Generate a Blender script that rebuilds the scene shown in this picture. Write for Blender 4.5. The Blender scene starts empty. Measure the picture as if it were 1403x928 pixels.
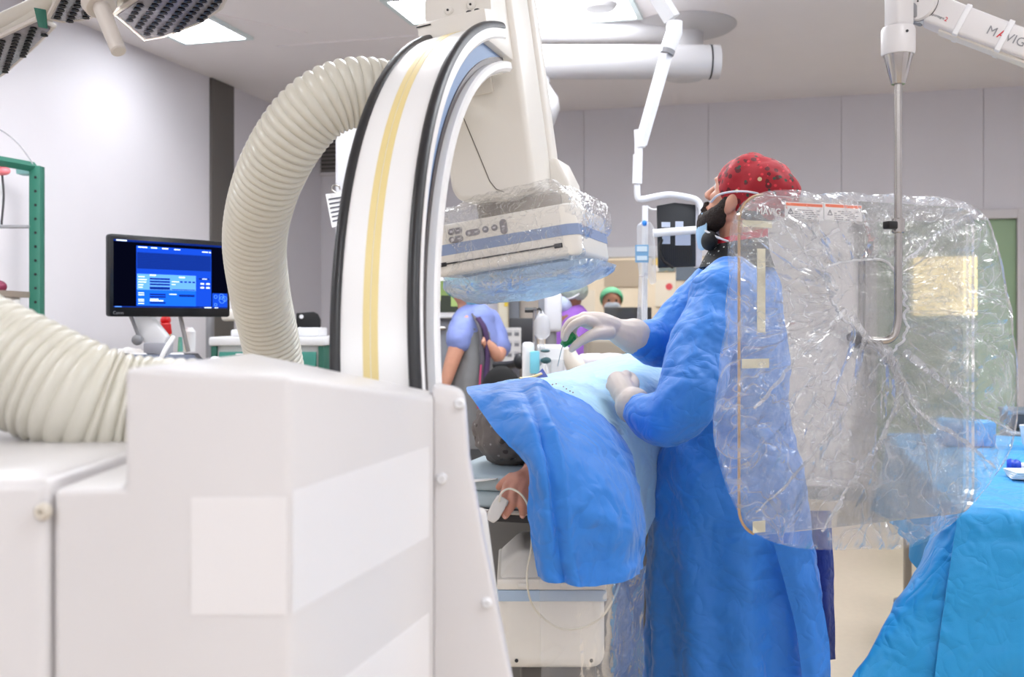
import bpy, bmesh, math, random
from mathutils import Vector, Matrix, noise
import numpy as np
random.seed(7)
S = bpy.context.scene
COL = S.collection
R = math.radians

# ------------------------------------------------------------------ camera
CAMZ, FPX = 1.33, 1400.0
cam = bpy.data.cameras.new('camera')
cam_o = bpy.data.objects.new('camera', cam); COL.objects.link(cam_o)
cam_o.location = (0, 0, CAMZ); cam_o.rotation_euler = (R(90), 0, 0)
cam.sensor_width = 36; cam.lens = 36 * FPX / 1403
cam.shift_y = -24 / 1403; cam.clip_start = .05
cam.dof.use_dof = True; cam.dof.focus_distance = 2.55; cam.dof.aperture_fstop = 4.5
S.camera = cam_o
# ------------------------------------------------------------------ world, exposure
w = bpy.data.worlds.new('world'); S.world = w; w.use_nodes = True
w.node_tree.nodes['Background'].inputs[0].default_value = (.9, .9, 1, 1)
w.node_tree.nodes['Background'].inputs[1].default_value = .3
S.view_settings.view_transform = 'Standard'; S.view_settings.look = 'None'
S.view_settings.gamma = 1; S.view_settings.use_curve_mapping = False
S.view_settings.exposure = 0.9
PANEL = 11.0                      # emission of the ceiling light diffusers
# ------------------------------------------------------------------ frames
def P(x, y, d):                   # a point seen at (x, y) in the photograph, d metres in front of the camera
    return Vector(((x - 701.5) * d / FPX, d, CAMZ - (y - 440) * d / FPX))
TH = R(15.2)                      # the room is turned this much against the view
ROOM = Matrix.Rotation(-TH, 4, 'Z')
def RF(a, b, z): return ROOM @ Vector((a, b, z))
WL, WB, WR, WF, HC = -3.85, 7.96, 3.5, -2.6, 3.0
def back(px, py, b=WB):           # point of the back wall -> (a, z)
    k = (px - 701.5) / FPX; d = b / (k * math.sin(TH) + math.cos(TH))
    return k * d * math.cos(TH) - d * math.sin(TH), CAMZ - (py - 440) * d / FPX
def left(px, py, a=WL):
    k = (px - 701.5) / FPX; d = a / (k * math.cos(TH) - math.sin(TH))
    return k * d * math.sin(TH) + d * math.cos(TH), CAMZ - (py - 440) * d / FPX
# the C-arm's own frame: u away, h along the beam, n to the right
CT, CP = R(16.98), R(8.03)
C0 = Vector((.0928, 2.3777, 1.0472))
CU = Vector((math.sin(CT), math.cos(CT), 0)); n0 = Vector((math.cos(CT), -math.sin(CT), 0))
CV = Vector((0, 0, 1)) * math.cos(CP) - n0 * math.sin(CP); CN = n0 * math.cos(CP) + Vector((0, 0, 1)) * math.sin(CP)
def CF(u, h, n): return C0 + CU * u + CV * h + CN * n
def frame(o, ex, ey, ez):
    m = Matrix.Identity(4)
    for i, v in enumerate((ex, ey, ez)):
        v = Vector(v).normalized()
        for k in range(3): m[k][i] = v[k]
    for k in range(3): m[k][3] = o[k]
    return m
CM = frame(C0, CN, CU, CV)        # local x = n, y = u, z = h
def T(x, y, z): return Matrix.Translation((x, y, z))
def RZ(deg): return Matrix.Rotation(R(deg), 4, 'Z')

# ------------------------------------------------------------------ materials
MATS = {}
def srgb(c): return tuple((x / 12.92 if x <= .04045 else ((x + .055) / 1.055) ** 2.4) for x in [v / 255 for v in c])
def mat(name, c, rough=.5, metal=0., bump=0., bscale=20., var=0., vscale=3., spec=.5, emit=0., coat=0., sss=0.):
    if name in MATS: return MATS[name]
    m = bpy.data.materials.new(name); m.use_nodes = True; MATS[name] = m
    nt = m.node_tree; b = nt.nodes['Principled BSDF']
    col = (*srgb(c), 1)
    b.inputs['Base Color'].default_value = col
    b.inputs['Roughness'].default_value = rough; b.inputs['Metallic'].default_value = metal
    b.inputs['Specular IOR Level'].default_value = spec; b.inputs['Coat Weight'].default_value = coat
    if sss: b.inputs['Subsurface Weight'].default_value = sss; b.inputs['Subsurface Radius'].default_value = (.02, .008, .005)
    tc = nt.nodes.new('ShaderNodeTexCoord')
    nz = nt.nodes.new('ShaderNodeTexNoise'); nz.inputs['Scale'].default_value = vscale; nz.inputs['Detail'].default_value = 4
    nt.links.new(tc.outputs['Object'], nz.inputs['Vector'])
    mx = nt.nodes.new('ShaderNodeMix'); mx.data_type = 'RGBA'
    v = var if var else .03
    mx.inputs['A'].default_value = (*[x * (1 - v) for x in col[:3]], 1); mx.inputs['B'].default_value = (*[min(1, x * (1 + v)) for x in col[:3]], 1)
    nt.links.new(nz.outputs['Fac'], mx.inputs['Factor']); nt.links.new(mx.outputs['Result'], b.inputs['Base Color'])
    if bump:
        n2 = nt.nodes.new('ShaderNodeTexNoise'); n2.inputs['Scale'].default_value = bscale; n2.inputs['Detail'].default_value = 5
        nt.links.new(tc.outputs['Object'], n2.inputs['Vector'])
        bp = nt.nodes.new('ShaderNodeBump'); bp.inputs['Strength'].default_value = bump; bp.inputs['Distance'].default_value = .01
        nt.links.new(n2.outputs['Fac'], bp.inputs['Height']); nt.links.new(bp.outputs['Normal'], b.inputs['Normal'])
    if emit:
        b.inputs['Emission Color'].default_value = col; b.inputs['Emission Strength'].default_value = emit
    return m
def crumple(name, c, rough=.55, strength=.5, scale=9., fine=260., sheen=.2):
    """paper-like nonwoven cloth: sharp crease lines plus a fine fibre relief"""
    m = mat(name, c, rough, var=.05, vscale=8); nt = m.node_tree; b = nt.nodes['Principled BSDF']
    b.inputs['Sheen Weight'].default_value = sheen
    tc = nt.nodes.new('ShaderNodeTexCoord'); prev = None
    for sc, ds, wt in ((scale, .9, 1.), (scale * 2.3, 1.3, .6), (scale * 5.5, .8, .22), (fine, 0, .012)):
        nz = nt.nodes.new('ShaderNodeTexNoise'); nz.inputs['Scale'].default_value = sc; nz.inputs['Detail'].default_value = 1; nz.inputs['Distortion'].default_value = ds
        nt.links.new(tc.outputs['Object'], nz.inputs['Vector'])
        ms = nt.nodes.new('ShaderNodeMath'); ms.operation = 'SUBTRACT'; ms.inputs[1].default_value = .5; nt.links.new(nz.outputs['Fac'], ms.inputs[0])
        ab = nt.nodes.new('ShaderNodeMath'); ab.operation = 'ABSOLUTE'; nt.links.new(ms.outputs[0], ab.inputs[0])
        a2 = nt.nodes.new('ShaderNodeMath'); a2.operation = 'MULTIPLY_ADD'; a2.inputs[1].default_value = wt; nt.links.new(ab.outputs[0], a2.inputs[0])
        if prev is not None: nt.links.new(prev.outputs[0], a2.inputs[2])
        else: a2.inputs[2].default_value = 0
        prev = a2
    bp = nt.nodes.new('ShaderNodeBump'); bp.inputs['Strength'].default_value = strength; bp.inputs['Distance'].default_value = .35 / scale
    nt.links.new(a2.outputs[0], bp.inputs['Height']); nt.links.new(bp.outputs['Normal'], b.inputs['Normal'])
    return m
def film(name, tint=(.97, .97, .97), fac=.12, body=.05, rough=.12, bump=.0, bscale=30., edge=.5, crs=.16):
    """thin clear plastic: see-through, glossy, a little milky"""
    m = bpy.data.materials.new(name); m.use_nodes = True; MATS[name] = m
    nt = m.node_tree; nt.nodes.clear(); N = nt.nodes.new; L = nt.links.new
    out = N('ShaderNodeOutputMaterial'); tr = N('ShaderNodeBsdfTransparent'); tr.inputs[0].default_value = (*tint, 1)
    gl = N('ShaderNodeBsdfGlossy'); gl.inputs['Roughness'].default_value = rough; gl.inputs[0].default_value = (1, 1, 1, 1)
    df = N('ShaderNodeBsdfDiffuse'); df.inputs[0].default_value = (.9, .9, .92, 1)
    ts = N('ShaderNodeBsdfTranslucent'); ts.inputs[0].default_value = (.9, .9, .92, 1)
    md = N('ShaderNodeMixShader'); md.inputs[0].default_value = .5; L(df.outputs[0], md.inputs[1]); L(ts.outputs[0], md.inputs[2])
    m1 = N('ShaderNodeMixShader'); m1.inputs[0].default_value = body; L(tr.outputs[0], m1.inputs[1]); L(md.outputs[0], m1.inputs[2])
    fr = N('ShaderNodeFresnel'); fr.inputs[0].default_value = 1.45
    ad = N('ShaderNodeMath'); ad.operation = 'MULTIPLY_ADD'; ad.inputs[1].default_value = edge; ad.inputs[2].default_value = fac; ad.use_clamp = True
    L(fr.outputs[0], ad.inputs[0])
    m2 = N('ShaderNodeMixShader'); L(ad.outputs[0], m2.inputs[0]); L(m1.outputs[0], m2.inputs[1]); L(gl.outputs[0], m2.inputs[2])
    if bump:
        tc = N('ShaderNodeTexCoord'); hs = []
        for sc, ds, wt in ((bscale * .45, 1.2, 1.), (bscale, 1.6, .55), (bscale * 2.6, .8, .22)):
            nz = N('ShaderNodeTexNoise'); nz.inputs['Scale'].default_value = sc; nz.inputs['Detail'].default_value = 1.5; nz.inputs['Distortion'].default_value = ds
            L(tc.outputs['Object'], nz.inputs['Vector'])
            ms = N('ShaderNodeMath'); ms.operation = 'SUBTRACT'; ms.inputs[1].default_value = .5; L(nz.outputs['Fac'], ms.inputs[0])
            ab = N('ShaderNodeMath'); ab.operation = 'ABSOLUTE'; L(ms.outputs[0], ab.inputs[0]); hs.append((ab, wt))
        prev = None
        for ab, wt in hs:
            mu = N('ShaderNodeMath'); mu.operation = 'MULTIPLY_ADD'; mu.inputs[1].default_value = wt; L(ab.outputs[0], mu.inputs[0])
            if prev is not None: L(prev.outputs[0], mu.inputs[2])
            else: mu.inputs[2].default_value = 0
            prev = mu
        bp = N('ShaderNodeBump'); bp.inputs['Strength'].default_value = bump; bp.inputs['Distance'].default_value = 1.1 / bscale
        L(prev.outputs[0], bp.inputs['Height'])
        for s_ in (gl, df, fr): L(bp.outputs['Normal'], s_.inputs['Normal'])
        cr = N('ShaderNodeMapRange'); cr.inputs['From Min'].default_value = 0; cr.inputs['From Max'].default_value = .035; cr.inputs['To Min'].default_value = body + crs; cr.inputs['To Max'].default_value = body
        L(hs[1][0].outputs[0], cr.inputs['Value']); L(cr.outputs[0], m1.inputs[0])
    L(m2.outputs[0], out.inputs[0])
    return m
def spots(name, base, spotcols, scale=40., size=.3, rough=.7):
    m = mat(name, base, rough, var=.06); nt = m.node_tree; b = nt.nodes['Principled BSDF']
    src = b.inputs['Base Color'].links[0].from_socket
    tc = nt.nodes.new('ShaderNodeTexCoord')
    for i, (c, sc, sz, keep) in enumerate(spotcols):
        mp = nt.nodes.new('ShaderNodeMapping'); mp.inputs['Location'].default_value = (i * 3.7, i * 1.3, i * 2.1); mp.inputs['Scale'].default_value = (1, 1, 1)
        nt.links.new(tc.outputs['Object'], mp.inputs[0])
        vo = nt.nodes.new('ShaderNodeTexVoronoi'); vo.inputs['Scale'].default_value = sc; nt.links.new(mp.outputs[0], vo.inputs['Vector'])
        lt = nt.nodes.new('ShaderNodeMath'); lt.operation = 'LESS_THAN'; lt.inputs[1].default_value = sz; nt.links.new(vo.outputs['Distance'], lt.inputs[0])
        sx = nt.nodes.new('ShaderNodeSeparateColor'); nt.links.new(vo.outputs['Color'], sx.inputs[0])
        l2 = nt.nodes.new('ShaderNodeMath'); l2.operation = 'LESS_THAN'; l2.inputs[1].default_value = keep; nt.links.new(sx.outputs[0], l2.inputs[0])
        mu = nt.nodes.new('ShaderNodeMath'); mu.operation = 'MULTIPLY'; nt.links.new(lt.outputs[0], mu.inputs[0]); nt.links.new(l2.outputs[0], mu.inputs[1])
        mx = nt.nodes.new('ShaderNodeMix'); mx.data_type = 'RGBA'; mx.inputs['B'].default_value = (*srgb(c), 1)
        nt.links.new(mu.outputs[0], mx.inputs['Factor']); nt.links.new(src, mx.inputs['A']); src = mx.outputs['Result']
    nt.links.new(src, b.inputs['Base Color'])
    return m
def emis(name, c, s):
    m = bpy.data.materials.new(name); m.use_nodes = True; MATS[name] = m
    nt = m.node_tree; nt.nodes.clear()
    e = nt.nodes.new('ShaderNodeEmission'); e.inputs[0].default_value = (*srgb(c), 1); e.inputs[1].default_value = s
    o = nt.nodes.new('ShaderNodeOutputMaterial'); nt.links.new(e.outputs[0], o.inputs[0]); return m
wall_m = mat('wall_paint', (212, 209, 214), .55, bump=.04, bscale=60)
ceil_m = mat('ceiling_paint', (235, 230, 230), .5)
floor_m = mat('floor_vinyl', (206, 191, 170), .45, var=.06, vscale=30, bump=.03, bscale=200)
joint_m = mat('joint', (160, 156, 162), .7)
white_m = mat('white_shell', (222, 219, 219), .32, bump=.015, bscale=400)
arcw_m = mat('arc_white', (246, 245, 244), .25)
beige_m = mat('beige_shell', (232, 227, 218), .38, bump=.02, bscale=300)
decal_m = mat('pale_stripe', (236, 234, 235), .3)
rubber_m = mat('black_rubber', (34, 34, 37), .38, bump=.05, bscale=90)
yellow_m = mat('yellow_stripe', (236, 216, 152), .45)
blueg_m = mat('blue_grey', (120, 146, 184), .45)
dark_m = mat('dark_plastic', (38, 38, 42), .45)
black_m = mat('black_matte', (14, 14, 16), .5)
bezel_m = mat('black_gloss', (16, 17, 20), .22)
grey_m = mat('grey_plastic', (140, 140, 144), .45)
dgrey_m = mat('dark_grey_panel', (92, 88, 84), .55)
hose_m = mat('hose_plastic', (216, 212, 198), .28, spec=.6)
steel_m = mat('steel', (176, 172, 168), .25, metal=1.)
chrome_m = mat('cone_chrome', (190, 186, 182), .15, metal=1.)
wplast_m = mat('white_plastic', (236, 236, 238), .35)
green_m = mat('green_metal', (34, 96, 80), .45)
blue_m = crumple('blue_gown', (38, 124, 216), .55, .34, 3.5)
drape_m = crumple('blue_drape', (40, 126, 216), .55, .34, 3.5)
ltblue_m = crumple('light_blue_drape', (160, 204, 232), .6, .3, 3.5)
cyan_m = crumple('cyan_drape', (20, 150, 214), .5, .4, 3.)
navy_m = crumple('navy_cloth', (18, 48, 132), .7, .3, 6.)
skin_m = mat('skin', (208, 152, 128), .5, var=.08, vscale=40, bump=.06, bscale=150, sss=.15)
skin2_m = mat('skin_warm', (196, 138, 118), .5, var=.1, vscale=40, bump=.08, bscale=120, sss=.15)
glove_m = mat('latex_glove', (208, 194, 184), .5, bump=.1, bscale=60, sss=.1)
beard_m = mat('beard_hair', (44, 32, 26), .85, bump=.8, bscale=220, var=.3, vscale=90)
hair_m = mat('dark_hair', (50, 40, 36), .8, bump=.6, bscale=160, var=.2, vscale=60)
film_m = film('clear_film', tint=(.985, .985, .985), fac=.0, body=.11, rough=.07, bump=.8, bscale=6.5, edge=.6, crs=.2)
sheet_m = film('sheet_film', tint=(.985, .985, .985), fac=.0, body=.16, rough=.1, bump=.15, bscale=7, edge=.4, crs=.03)
film2_m = film('crinkled_film', fac=.0, body=.07, rough=.15, bump=.7, bscale=26, edge=.45, crs=.14)
acryl_m = film('lead_acrylic', tint=(.975, .97, .945), fac=.0, body=.02, rough=.03, edge=.8)
clear_m = film('clear_plastic', tint=(.95, .96, .97), fac=.05, body=.22, rough=.1)
paper_m = mat('paper', (238, 236, 234), .7)
tape_m = mat('cream_tape', (226, 220, 196), .7)

# ------------------------------------------------------------------ mesh helpers
def tmp_add(bm, t, M=None):
    if M is not None: bmesh.ops.transform(t, matrix=M, verts=t.verts)
    me = bpy.data.meshes.new('t'); t.to_mesh(me); t.free(); bm.from_mesh(me); bpy.data.meshes.remove(me)
def bev(t, r, seg=2, ang=25):
    if r > 0:
        es = [e for e in t.edges if len(e.link_faces) == 2 and e.calc_face_angle(0) > R(ang)]
        bmesh.ops.bevel(t, geom=es, offset=r, segments=seg, profile=.5, affect='EDGES', clamp_overlap=True)
def box(bm, M, size, b=0., seg=2, mi=0):
    t = bmesh.new(); bmesh.ops.create_cube(t, size=1)
    bmesh.ops.scale(t, vec=size, verts=t.verts); bev(t, b, seg)
    for f in t.faces: f.material_index = mi
    tmp_add(bm, t, M); return bm
def boxb(bm, x0, x1, y0, y1, z0, z1, M=None, b=0., seg=2):
    return box(bm, (M or Matrix.Identity(4)) @ T((x0 + x1) / 2, (y0 + y1) / 2, (z0 + z1) / 2), (x1 - x0, y1 - y0, z1 - z0), b, seg)
def prism(bm, poly, h, M=None, b=0., seg=2, mi=0):          # polygon in local xy, extruded along local z
    t = bmesh.new(); vs = [t.verts.new((p[0], p[1], 0)) for p in poly]; f = t.faces.new(vs)
    r = bmesh.ops.extrude_face_region(t, geom=[f]); bmesh.ops.translate(t, vec=(0, 0, h), verts=[v for v in r['geom'] if isinstance(v, bmesh.types.BMVert)])
    bmesh.ops.recalc_face_normals(t, faces=t.faces); bev(t, b, seg)
    for f in t.faces: f.material_index = mi
    tmp_add(bm, t, M); return bm
def poly_solid(bm, verts, faces, b=0., seg=3, M=None):
    t = bmesh.new(); vs = [t.verts.new(v) for v in verts]
    for f in faces: t.faces.new([vs[i] for i in f])
    bmesh.ops.recalc_face_normals(t, faces=t.faces); bev(t, b, seg); tmp_add(bm, t, M); return bm
def lathe(bm, prof, M=None, seg=32, sx=1, sy=1):            # (r, z) profile about local z
    t = bmesh.new(); rings = []
    for r, z in prof:
        if r < 1e-6: rings.append([t.verts.new((0, 0, z))])
        else: rings.append([t.verts.new((r * sx * math.cos(2 * math.pi * i / seg), r * sy * math.sin(2 * math.pi * i / seg), z)) for i in range(seg)])
    for a, b in zip(rings, rings[1:]):
        if len(a) == 1 and len(b) == 1: continue
        for i in range(seg):
            j = (i + 1) % seg
            if len(a) == 1: t.faces.new((a[0], b[i], b[j]))
            elif len(b) == 1: t.faces.new((a[i], a[j], b[0]))
            else: t.faces.new((a[i], a[j], b[j], b[i]))
    bmesh.ops.recalc_face_normals(t, faces=t.faces); tmp_add(bm, t, M); return bm
def cyl(bm, p0, p1, r0, r1=None, seg=24, b=0.):
    p0, p1 = Vector(p0), Vector(p1); L = (p1 - p0).length; r1 = r0 if r1 is None else r1
    M = T(*p0) @ (p1 - p0).to_track_quat('Z', 'Y').to_matrix().to_4x4()
    pr = [(0, 0), (r0 - b, 0), (r0, b), (r1, L - b), (r1 - b, L), (0, L)] if b else [(0, 0), (r0, 0), (r1, L), (0, L)]
    return lathe(bm, pr, M, seg)
def ell(bm, c, r, M=None, u=24, v=16):
    t = bmesh.new(); bmesh.ops.create_uvsphere(t, u_segments=u, v_segments=v, radius=1)
    if isinstance(r, (int, float)): r = (r, r, r)
    bmesh.ops.scale(t, vec=r, verts=t.verts); bmesh.ops.translate(t, vec=c, verts=t.verts); tmp_add(bm, t, M); return bm
def cat(pts, n=8):
    pts = np.array([list(p) for p in pts], float); k = len(pts)
    if k < 3: return pts
    e = np.vstack([2 * pts[0] - pts[1], pts, 2 * pts[-1] - pts[-2]]); out = []
    for i in range(1, k):
        p0, p1, p2, p3 = e[i - 1], e[i], e[i + 1], e[i + 2]
        for j in range(n):
            t = j / n
            out.append(.5 * ((2 * p1) + (-p0 + p2) * t + (2 * p0 - 5 * p1 + 4 * p2 - p3) * t * t + (-p0 + 3 * p1 - 3 * p2 + p3) * t ** 3))
    out.append(pts[-1]); return np.array(out)
def sweep(bm, pts, rad, seg=12, cap=True, flat=1.0, up=None):
    pts = [Vector(p) for p in pts]; n = len(pts); t = bmesh.new(); rings = []
    rad = [rad] * n if isinstance(rad, (int, float)) else list(rad)
    tan = [(pts[min(i + 1, n - 1)] - pts[max(i - 1, 0)]).normalized() for i in range(n)]
    a = Vector(up) if up else (Vector((0, 0, 1)) if abs(tan[0].z) < .9 else Vector((1, 0, 0)))
    x = (a - tan[0] * a.dot(tan[0])).normalized()
    for i in range(n):
        x = (x - tan[i] * x.dot(tan[i])).normalized(); y = tan[i].cross(x)
        rings.append([t.verts.new(pts[i] + (x * math.cos(2 * math.pi * k / seg) * flat + y * math.sin(2 * math.pi * k / seg)) * rad[i]) for k in range(seg)])
    for p, q in zip(rings, rings[1:]):
        for k in range(seg): t.faces.new((p[k], p[(k + 1) % seg], q[(k + 1) % seg], q[k]))
    if cap: t.faces.new(rings[0][::-1]); t.faces.new(rings[-1])
    bmesh.ops.recalc_face_normals(t, faces=t.faces); tmp_add(bm, t); return bm
def tube(bm, pts, r, seg=12, n=8, flat=1.0, up=None, ends=False):
    if isinstance(r, (int, float)): q = cat(pts, n); sweep(bm, q, r, seg, True, flat, up); rr = [r, r]
    else:
        q = cat([(*p, s) for p, s in zip(pts, r)], n) if len(pts) > 2 else np.array([(*p, s) for p, s in zip(pts, r)]); sweep(bm, q[:, :3], list(q[:, 3]), seg, True, flat, up); rr = [r[0], r[-1]]
    if ends:
        ell(bm, pts[0], rr[0] * .999, u=16, v=10); ell(bm, pts[-1], rr[1] * .999, u=16, v=10)
    return bm
def loft(bm, rings, seg=28):      # (centre, rx, ry, turn) level ellipses
    t = bmesh.new(); rs = []
    q = cat([(*c, a, b, ang) for c, a, b, ang in rings], 6)
    for x, y, z, a, b, ang in q:
        ca, sa = math.cos(ang), math.sin(ang); rg = []
        for k in range(seg):
            e, f = a * math.cos(2 * math.pi * k / seg), b * math.sin(2 * math.pi * k / seg)
            rg.append(t.verts.new((x + e * ca - f * sa, y + e * sa + f * ca, z)))
        rs.append(rg)
    for p, s in zip(rs, rs[1:]):
        for k in range(seg): t.faces.new((p[k], p[(k + 1) % seg], s[(k + 1) % seg], s[k]))
    t.faces.new(rs[0]); t.faces.new(rs[-1]); bmesh.ops.recalc_face_normals(t, faces=t.faces); tmp_add(bm, t); return bm
def remesh(bm, vox, it=4):
    me = bpy.data.meshes.new('r'); bm.to_mesh(me); bm.free(); o = bpy.data.objects.new('r', me); COL.objects.link(o)
    md = o.modifiers.new('r', 'REMESH'); md.mode = 'VOXEL'; md.voxel_size = vox
    if it: sm = o.modifiers.new('s', 'SMOOTH'); sm.iterations = it; sm.factor = .5
    m2 = bpy.data.meshes.new_from_object(o.evaluated_get(bpy.context.evaluated_depsgraph_get()))
    bpy.data.objects.remove(o); bpy.data.meshes.remove(me)
    b2 = bmesh.new(); b2.from_mesh(m2); bpy.data.meshes.remove(m2); return b2
def crease(p, s, seed=0.):
    q = Vector(p) * s + Vector((seed, seed * 1.7, -seed)); a = 0; k = 1
    for o in range(3): a += (abs(noise.noise(q)) - .25) * k; q = q * 2.1; k *= .5
    return a
def displace(bm, fn):
    bm.normal_update()
    ds = [(v, v.normal.copy() * fn(v.co)) for v in bm.verts]
    for v, d in ds: v.co += d
    return bm
def surf(rows, nu=8, nv=8, th=.002, fn=None):
    """cloth through a grid of points; fn(point) moves it along its normal"""
    A = np.array([[list(p) for p in r] for r in rows], float)
    A = np.stack([cat(A[i], nu) for i in range(A.shape[0])]); A = np.stack([cat(A[:, j], nv) for j in range(A.shape[1])], 1)
    gu = np.gradient(A, axis=1); gv = np.gradient(A, axis=0); nn = np.cross(gu, gv); nn /= np.linalg.norm(nn, axis=2, keepdims=True) + 1e-9
    if fn is not None:
        D = np.array([[fn(p, i / (A.shape[0] - 1), j / (A.shape[1] - 1)) for j, p in enumerate(r)] for i, r in enumerate(A)]); A = A + nn * D[..., None]
    return grid_bm(A, nn, th)
def grid_bm(A, nn=None, th=0.):
    bm = bmesh.new(); h, wd = A.shape[:2]
    if nn is None: th = 0
    F = [[bm.verts.new(A[i, j]) for j in range(wd)] for i in range(h)]
    for i in range(h - 1):
        for j in range(wd - 1): bm.faces.new((F[i][j], F[i][j + 1], F[i + 1][j + 1], F[i + 1][j]))
    if th:
        G = [[bm.verts.new(A[i, j] - nn[i, j] * th) for j in range(wd)] for i in range(h)]
        for i in range(h - 1):
            for j in range(wd - 1): bm.faces.new((G[i][j], G[i + 1][j], G[i + 1][j + 1], G[i][j + 1]))
        ring = [(0, j) for j in range(wd)] + [(i, wd - 1) for i in range(1, h)] + [(h - 1, j) for j in range(wd - 2, -1, -1)] + [(i, 0) for i in range(h - 2, 0, -1)]
        for (a, b), (c, d) in zip(ring, ring[1:] + ring[:1]): bm.faces.new((F[a][b], G[a][b], G[c][d], F[c][d]))
    bmesh.ops.recalc_face_normals(bm, faces=bm.faces); return bm
def text_bm(bm, s, size, M, ext=.0004, align='LEFT', mi=0):
    cu = bpy.data.curves.new('t', 'FONT'); cu.body = s; cu.size = size; cu.extrude = ext; cu.align_x = align; cu.resolution_u = 3
    o = bpy.data.objects.new('t', cu); COL.objects.link(o)
    me = bpy.data.meshes.new_from_object(o.evaluated_get(bpy.context.evaluated_depsgraph_get()))
    bpy.data.objects.remove(o); bpy.data.curves.remove(cu); me.transform(M)
    k = len(bm.faces); bm.from_mesh(me); bpy.data.meshes.remove(me); bm.faces.ensure_lookup_table()
    for f in list(bm.faces)[k:]: f.material_index = mi
    return bm
# ------------------------------------------------------------------ objects
def obj(name, bm, m, parent=None, smooth=35, label=None):
    me = bpy.data.meshes.new(name); bm.to_mesh(me); bm.free()
    for mm in (m if isinstance(m, (list, tuple)) else [m]): me.materials.append(mm)
    if smooth:
        me.shade_smooth(); me.set_sharp_from_angle(angle=R(smooth))
    o = bpy.data.objects.new(name, me); COL.objects.link(o)
    if parent is not None: child(o, parent)
    if label: o['label'] = label
    return o
def world_of(o):
    M = o.matrix_basis.copy()
    return M if o.parent is None else world_of(o.parent) @ o.matrix_parent_inverse @ M
def child(o, parent):
    o.parent = parent; o.matrix_parent_inverse = world_of(parent).inverted(); return o
def tag(o, label, cat_, group=None):
    o['label'] = label; o['category'] = cat_
    if group: o['group'] = group
    return o
def thing(name, loc, label, cat_, group=None):
    o = bpy.data.objects.new(name, None); COL.objects.link(o); o.location = loc; o.empty_display_size = .1
    return tag(o, label, cat_, group)
def struct(name, bm, m, smooth=0, label=None, parent=None):
    o = obj(name, bm, m, parent, smooth)
    if parent is None:
        o['kind'] = 'structure'
        if label: o['label'] = label
    return o
def share(src, name, M, parent):  # another piece with the same mesh
    o = bpy.data.objects.new(name, src.data); COL.objects.link(o); child(o, parent)
    o.matrix_basis = M; return o
NB = bmesh.new
# ================================================================== the room
bm = NB(); boxb(bm, WL - .2, WR + .2, WF - .2, WB + 3.2, -.1, 0, ROOM); struct('floor', bm, floor_m)
bm = NB(); boxb(bm, WL - .2, WR + .2, WF - .2, WB + .14, HC, HC + .1, ROOM); ceiling = struct('ceiling', bm, ceil_m)
for (x0, y0, x1, y1) in ((380, 63, 600, 46), (420, 45, 230, 5)):           # joints of the ceiling boards
    pa = [CAMZ * 0 + (HC - CAMZ) * FPX / (440 - y) for y in (y0, y1)]
    A, B = P(x0, y0, pa[0]), P(x1, y1, pa[1]); A.z = B.z = HC - .003
    b2 = NB(); box(b2, T(*((A + B) / 2)) @ (B - A).to_track_quat('X', 'Z').to_matrix().to_4x4(), ((B - A).length, .02, .008)); obj('cover_strip', b2, ceil_m, ceiling, 0)
bm = NB(); boxb(bm, WL - .2, WL, WF, WB, 0, HC, ROOM); wl = struct('wall_left', bm, joint_m)
def panels(wall, edges, skip=None, side='left', z0=.1, z1=HC):
    for a, b in zip(edges, edges[1:]):
        b2 = NB()
        if side == 'left': boxb(b2, WL, WL + .012, a + .0015, b - .0015, z0, z1, ROOM)
        else: boxb(b2, a + .0015, b - .0015, WB - .012, WB, z0, z1, ROOM)
        obj('wall_panel', b2, wall_m, wall, 0)
cb0, cb1 = left(285, 200)[0], left(316, 200)[0]
ed = [WF, -1.4, 1.2, 3.9]
panels(wl, ed + [cb0])
panels(wl, [cb1, left(360, 200)[0], WB])
bm = NB(); boxb(bm, WL, WL + .03, cb0, cb1, 0, HC, ROOM, .004); struct('trim_1', bm, dgrey_m, label='dark taupe vertical strip on the left wall')
# back wall with the control-room opening and a door
o0, o1, oz0, oz1 = back(575, 350)[0], -.42, .95, 1.86
d0, d1 = .62, 1.56; dz = 2.06
bm = NB()
for a0, a1, z0, z1 in ((WL - .2, o0, 0, HC), (o0, o1, 0, oz0), (o0, o1, oz1, HC), (o1, d0, 0, HC), (d0, d1, dz, HC), (d1, WR + .2, 0, HC)):
    boxb(bm, a0, a1, WB, WB + .12, z0, z1, ROOM)
wb = struct('wall_back', bm, joint_m)
js = [-3.85, -3.5, -2.54, -1.57, -.6, .37, 1.34, 2.3, WR]
for a, b in zip(js, js[1:]):
    holes = [(o0, o1, oz0, oz1), (d0 - .07, d1 + .07, 0, dz + .07)]
    cuts = sorted({a, b} | {x for h in holes for x in h[:2] if a < x < b})
    for c, e in zip(cuts, cuts[1:]):
        zs = [(0.1, HC)]
        for h in holes:
            if c >= h[0] - 1e-6 and e <= h[1] + 1e-6: zs = [z for z in ((.1, h[2]), (h[3], HC)) if z[1] - z[0] > .05]
        for z0, z1 in zs:
            b2 = NB(); boxb(b2, c + (.0015 if c == a else 0), e - (.0015 if e == b else 0), WB - .012, WB, z0, z1, ROOM); obj('wall_panel', b2, wall_m, wb, 0)
bm = NB(); boxb(bm, WR, WR + .2, WF, WB, 0, HC, ROOM); struct('wall_right', bm, wall_m)
bm = NB(); boxb(bm, WL - .2, WR + .2, WF - .2, WF, 0, HC, ROOM); struct('wall_front', bm, wall_m)
bm = NB(); boxb(bm, WL + .012, WL + .03, WF, cb0, 0, .1, ROOM); struct('baseboard_left', bm, grey_m)
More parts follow.
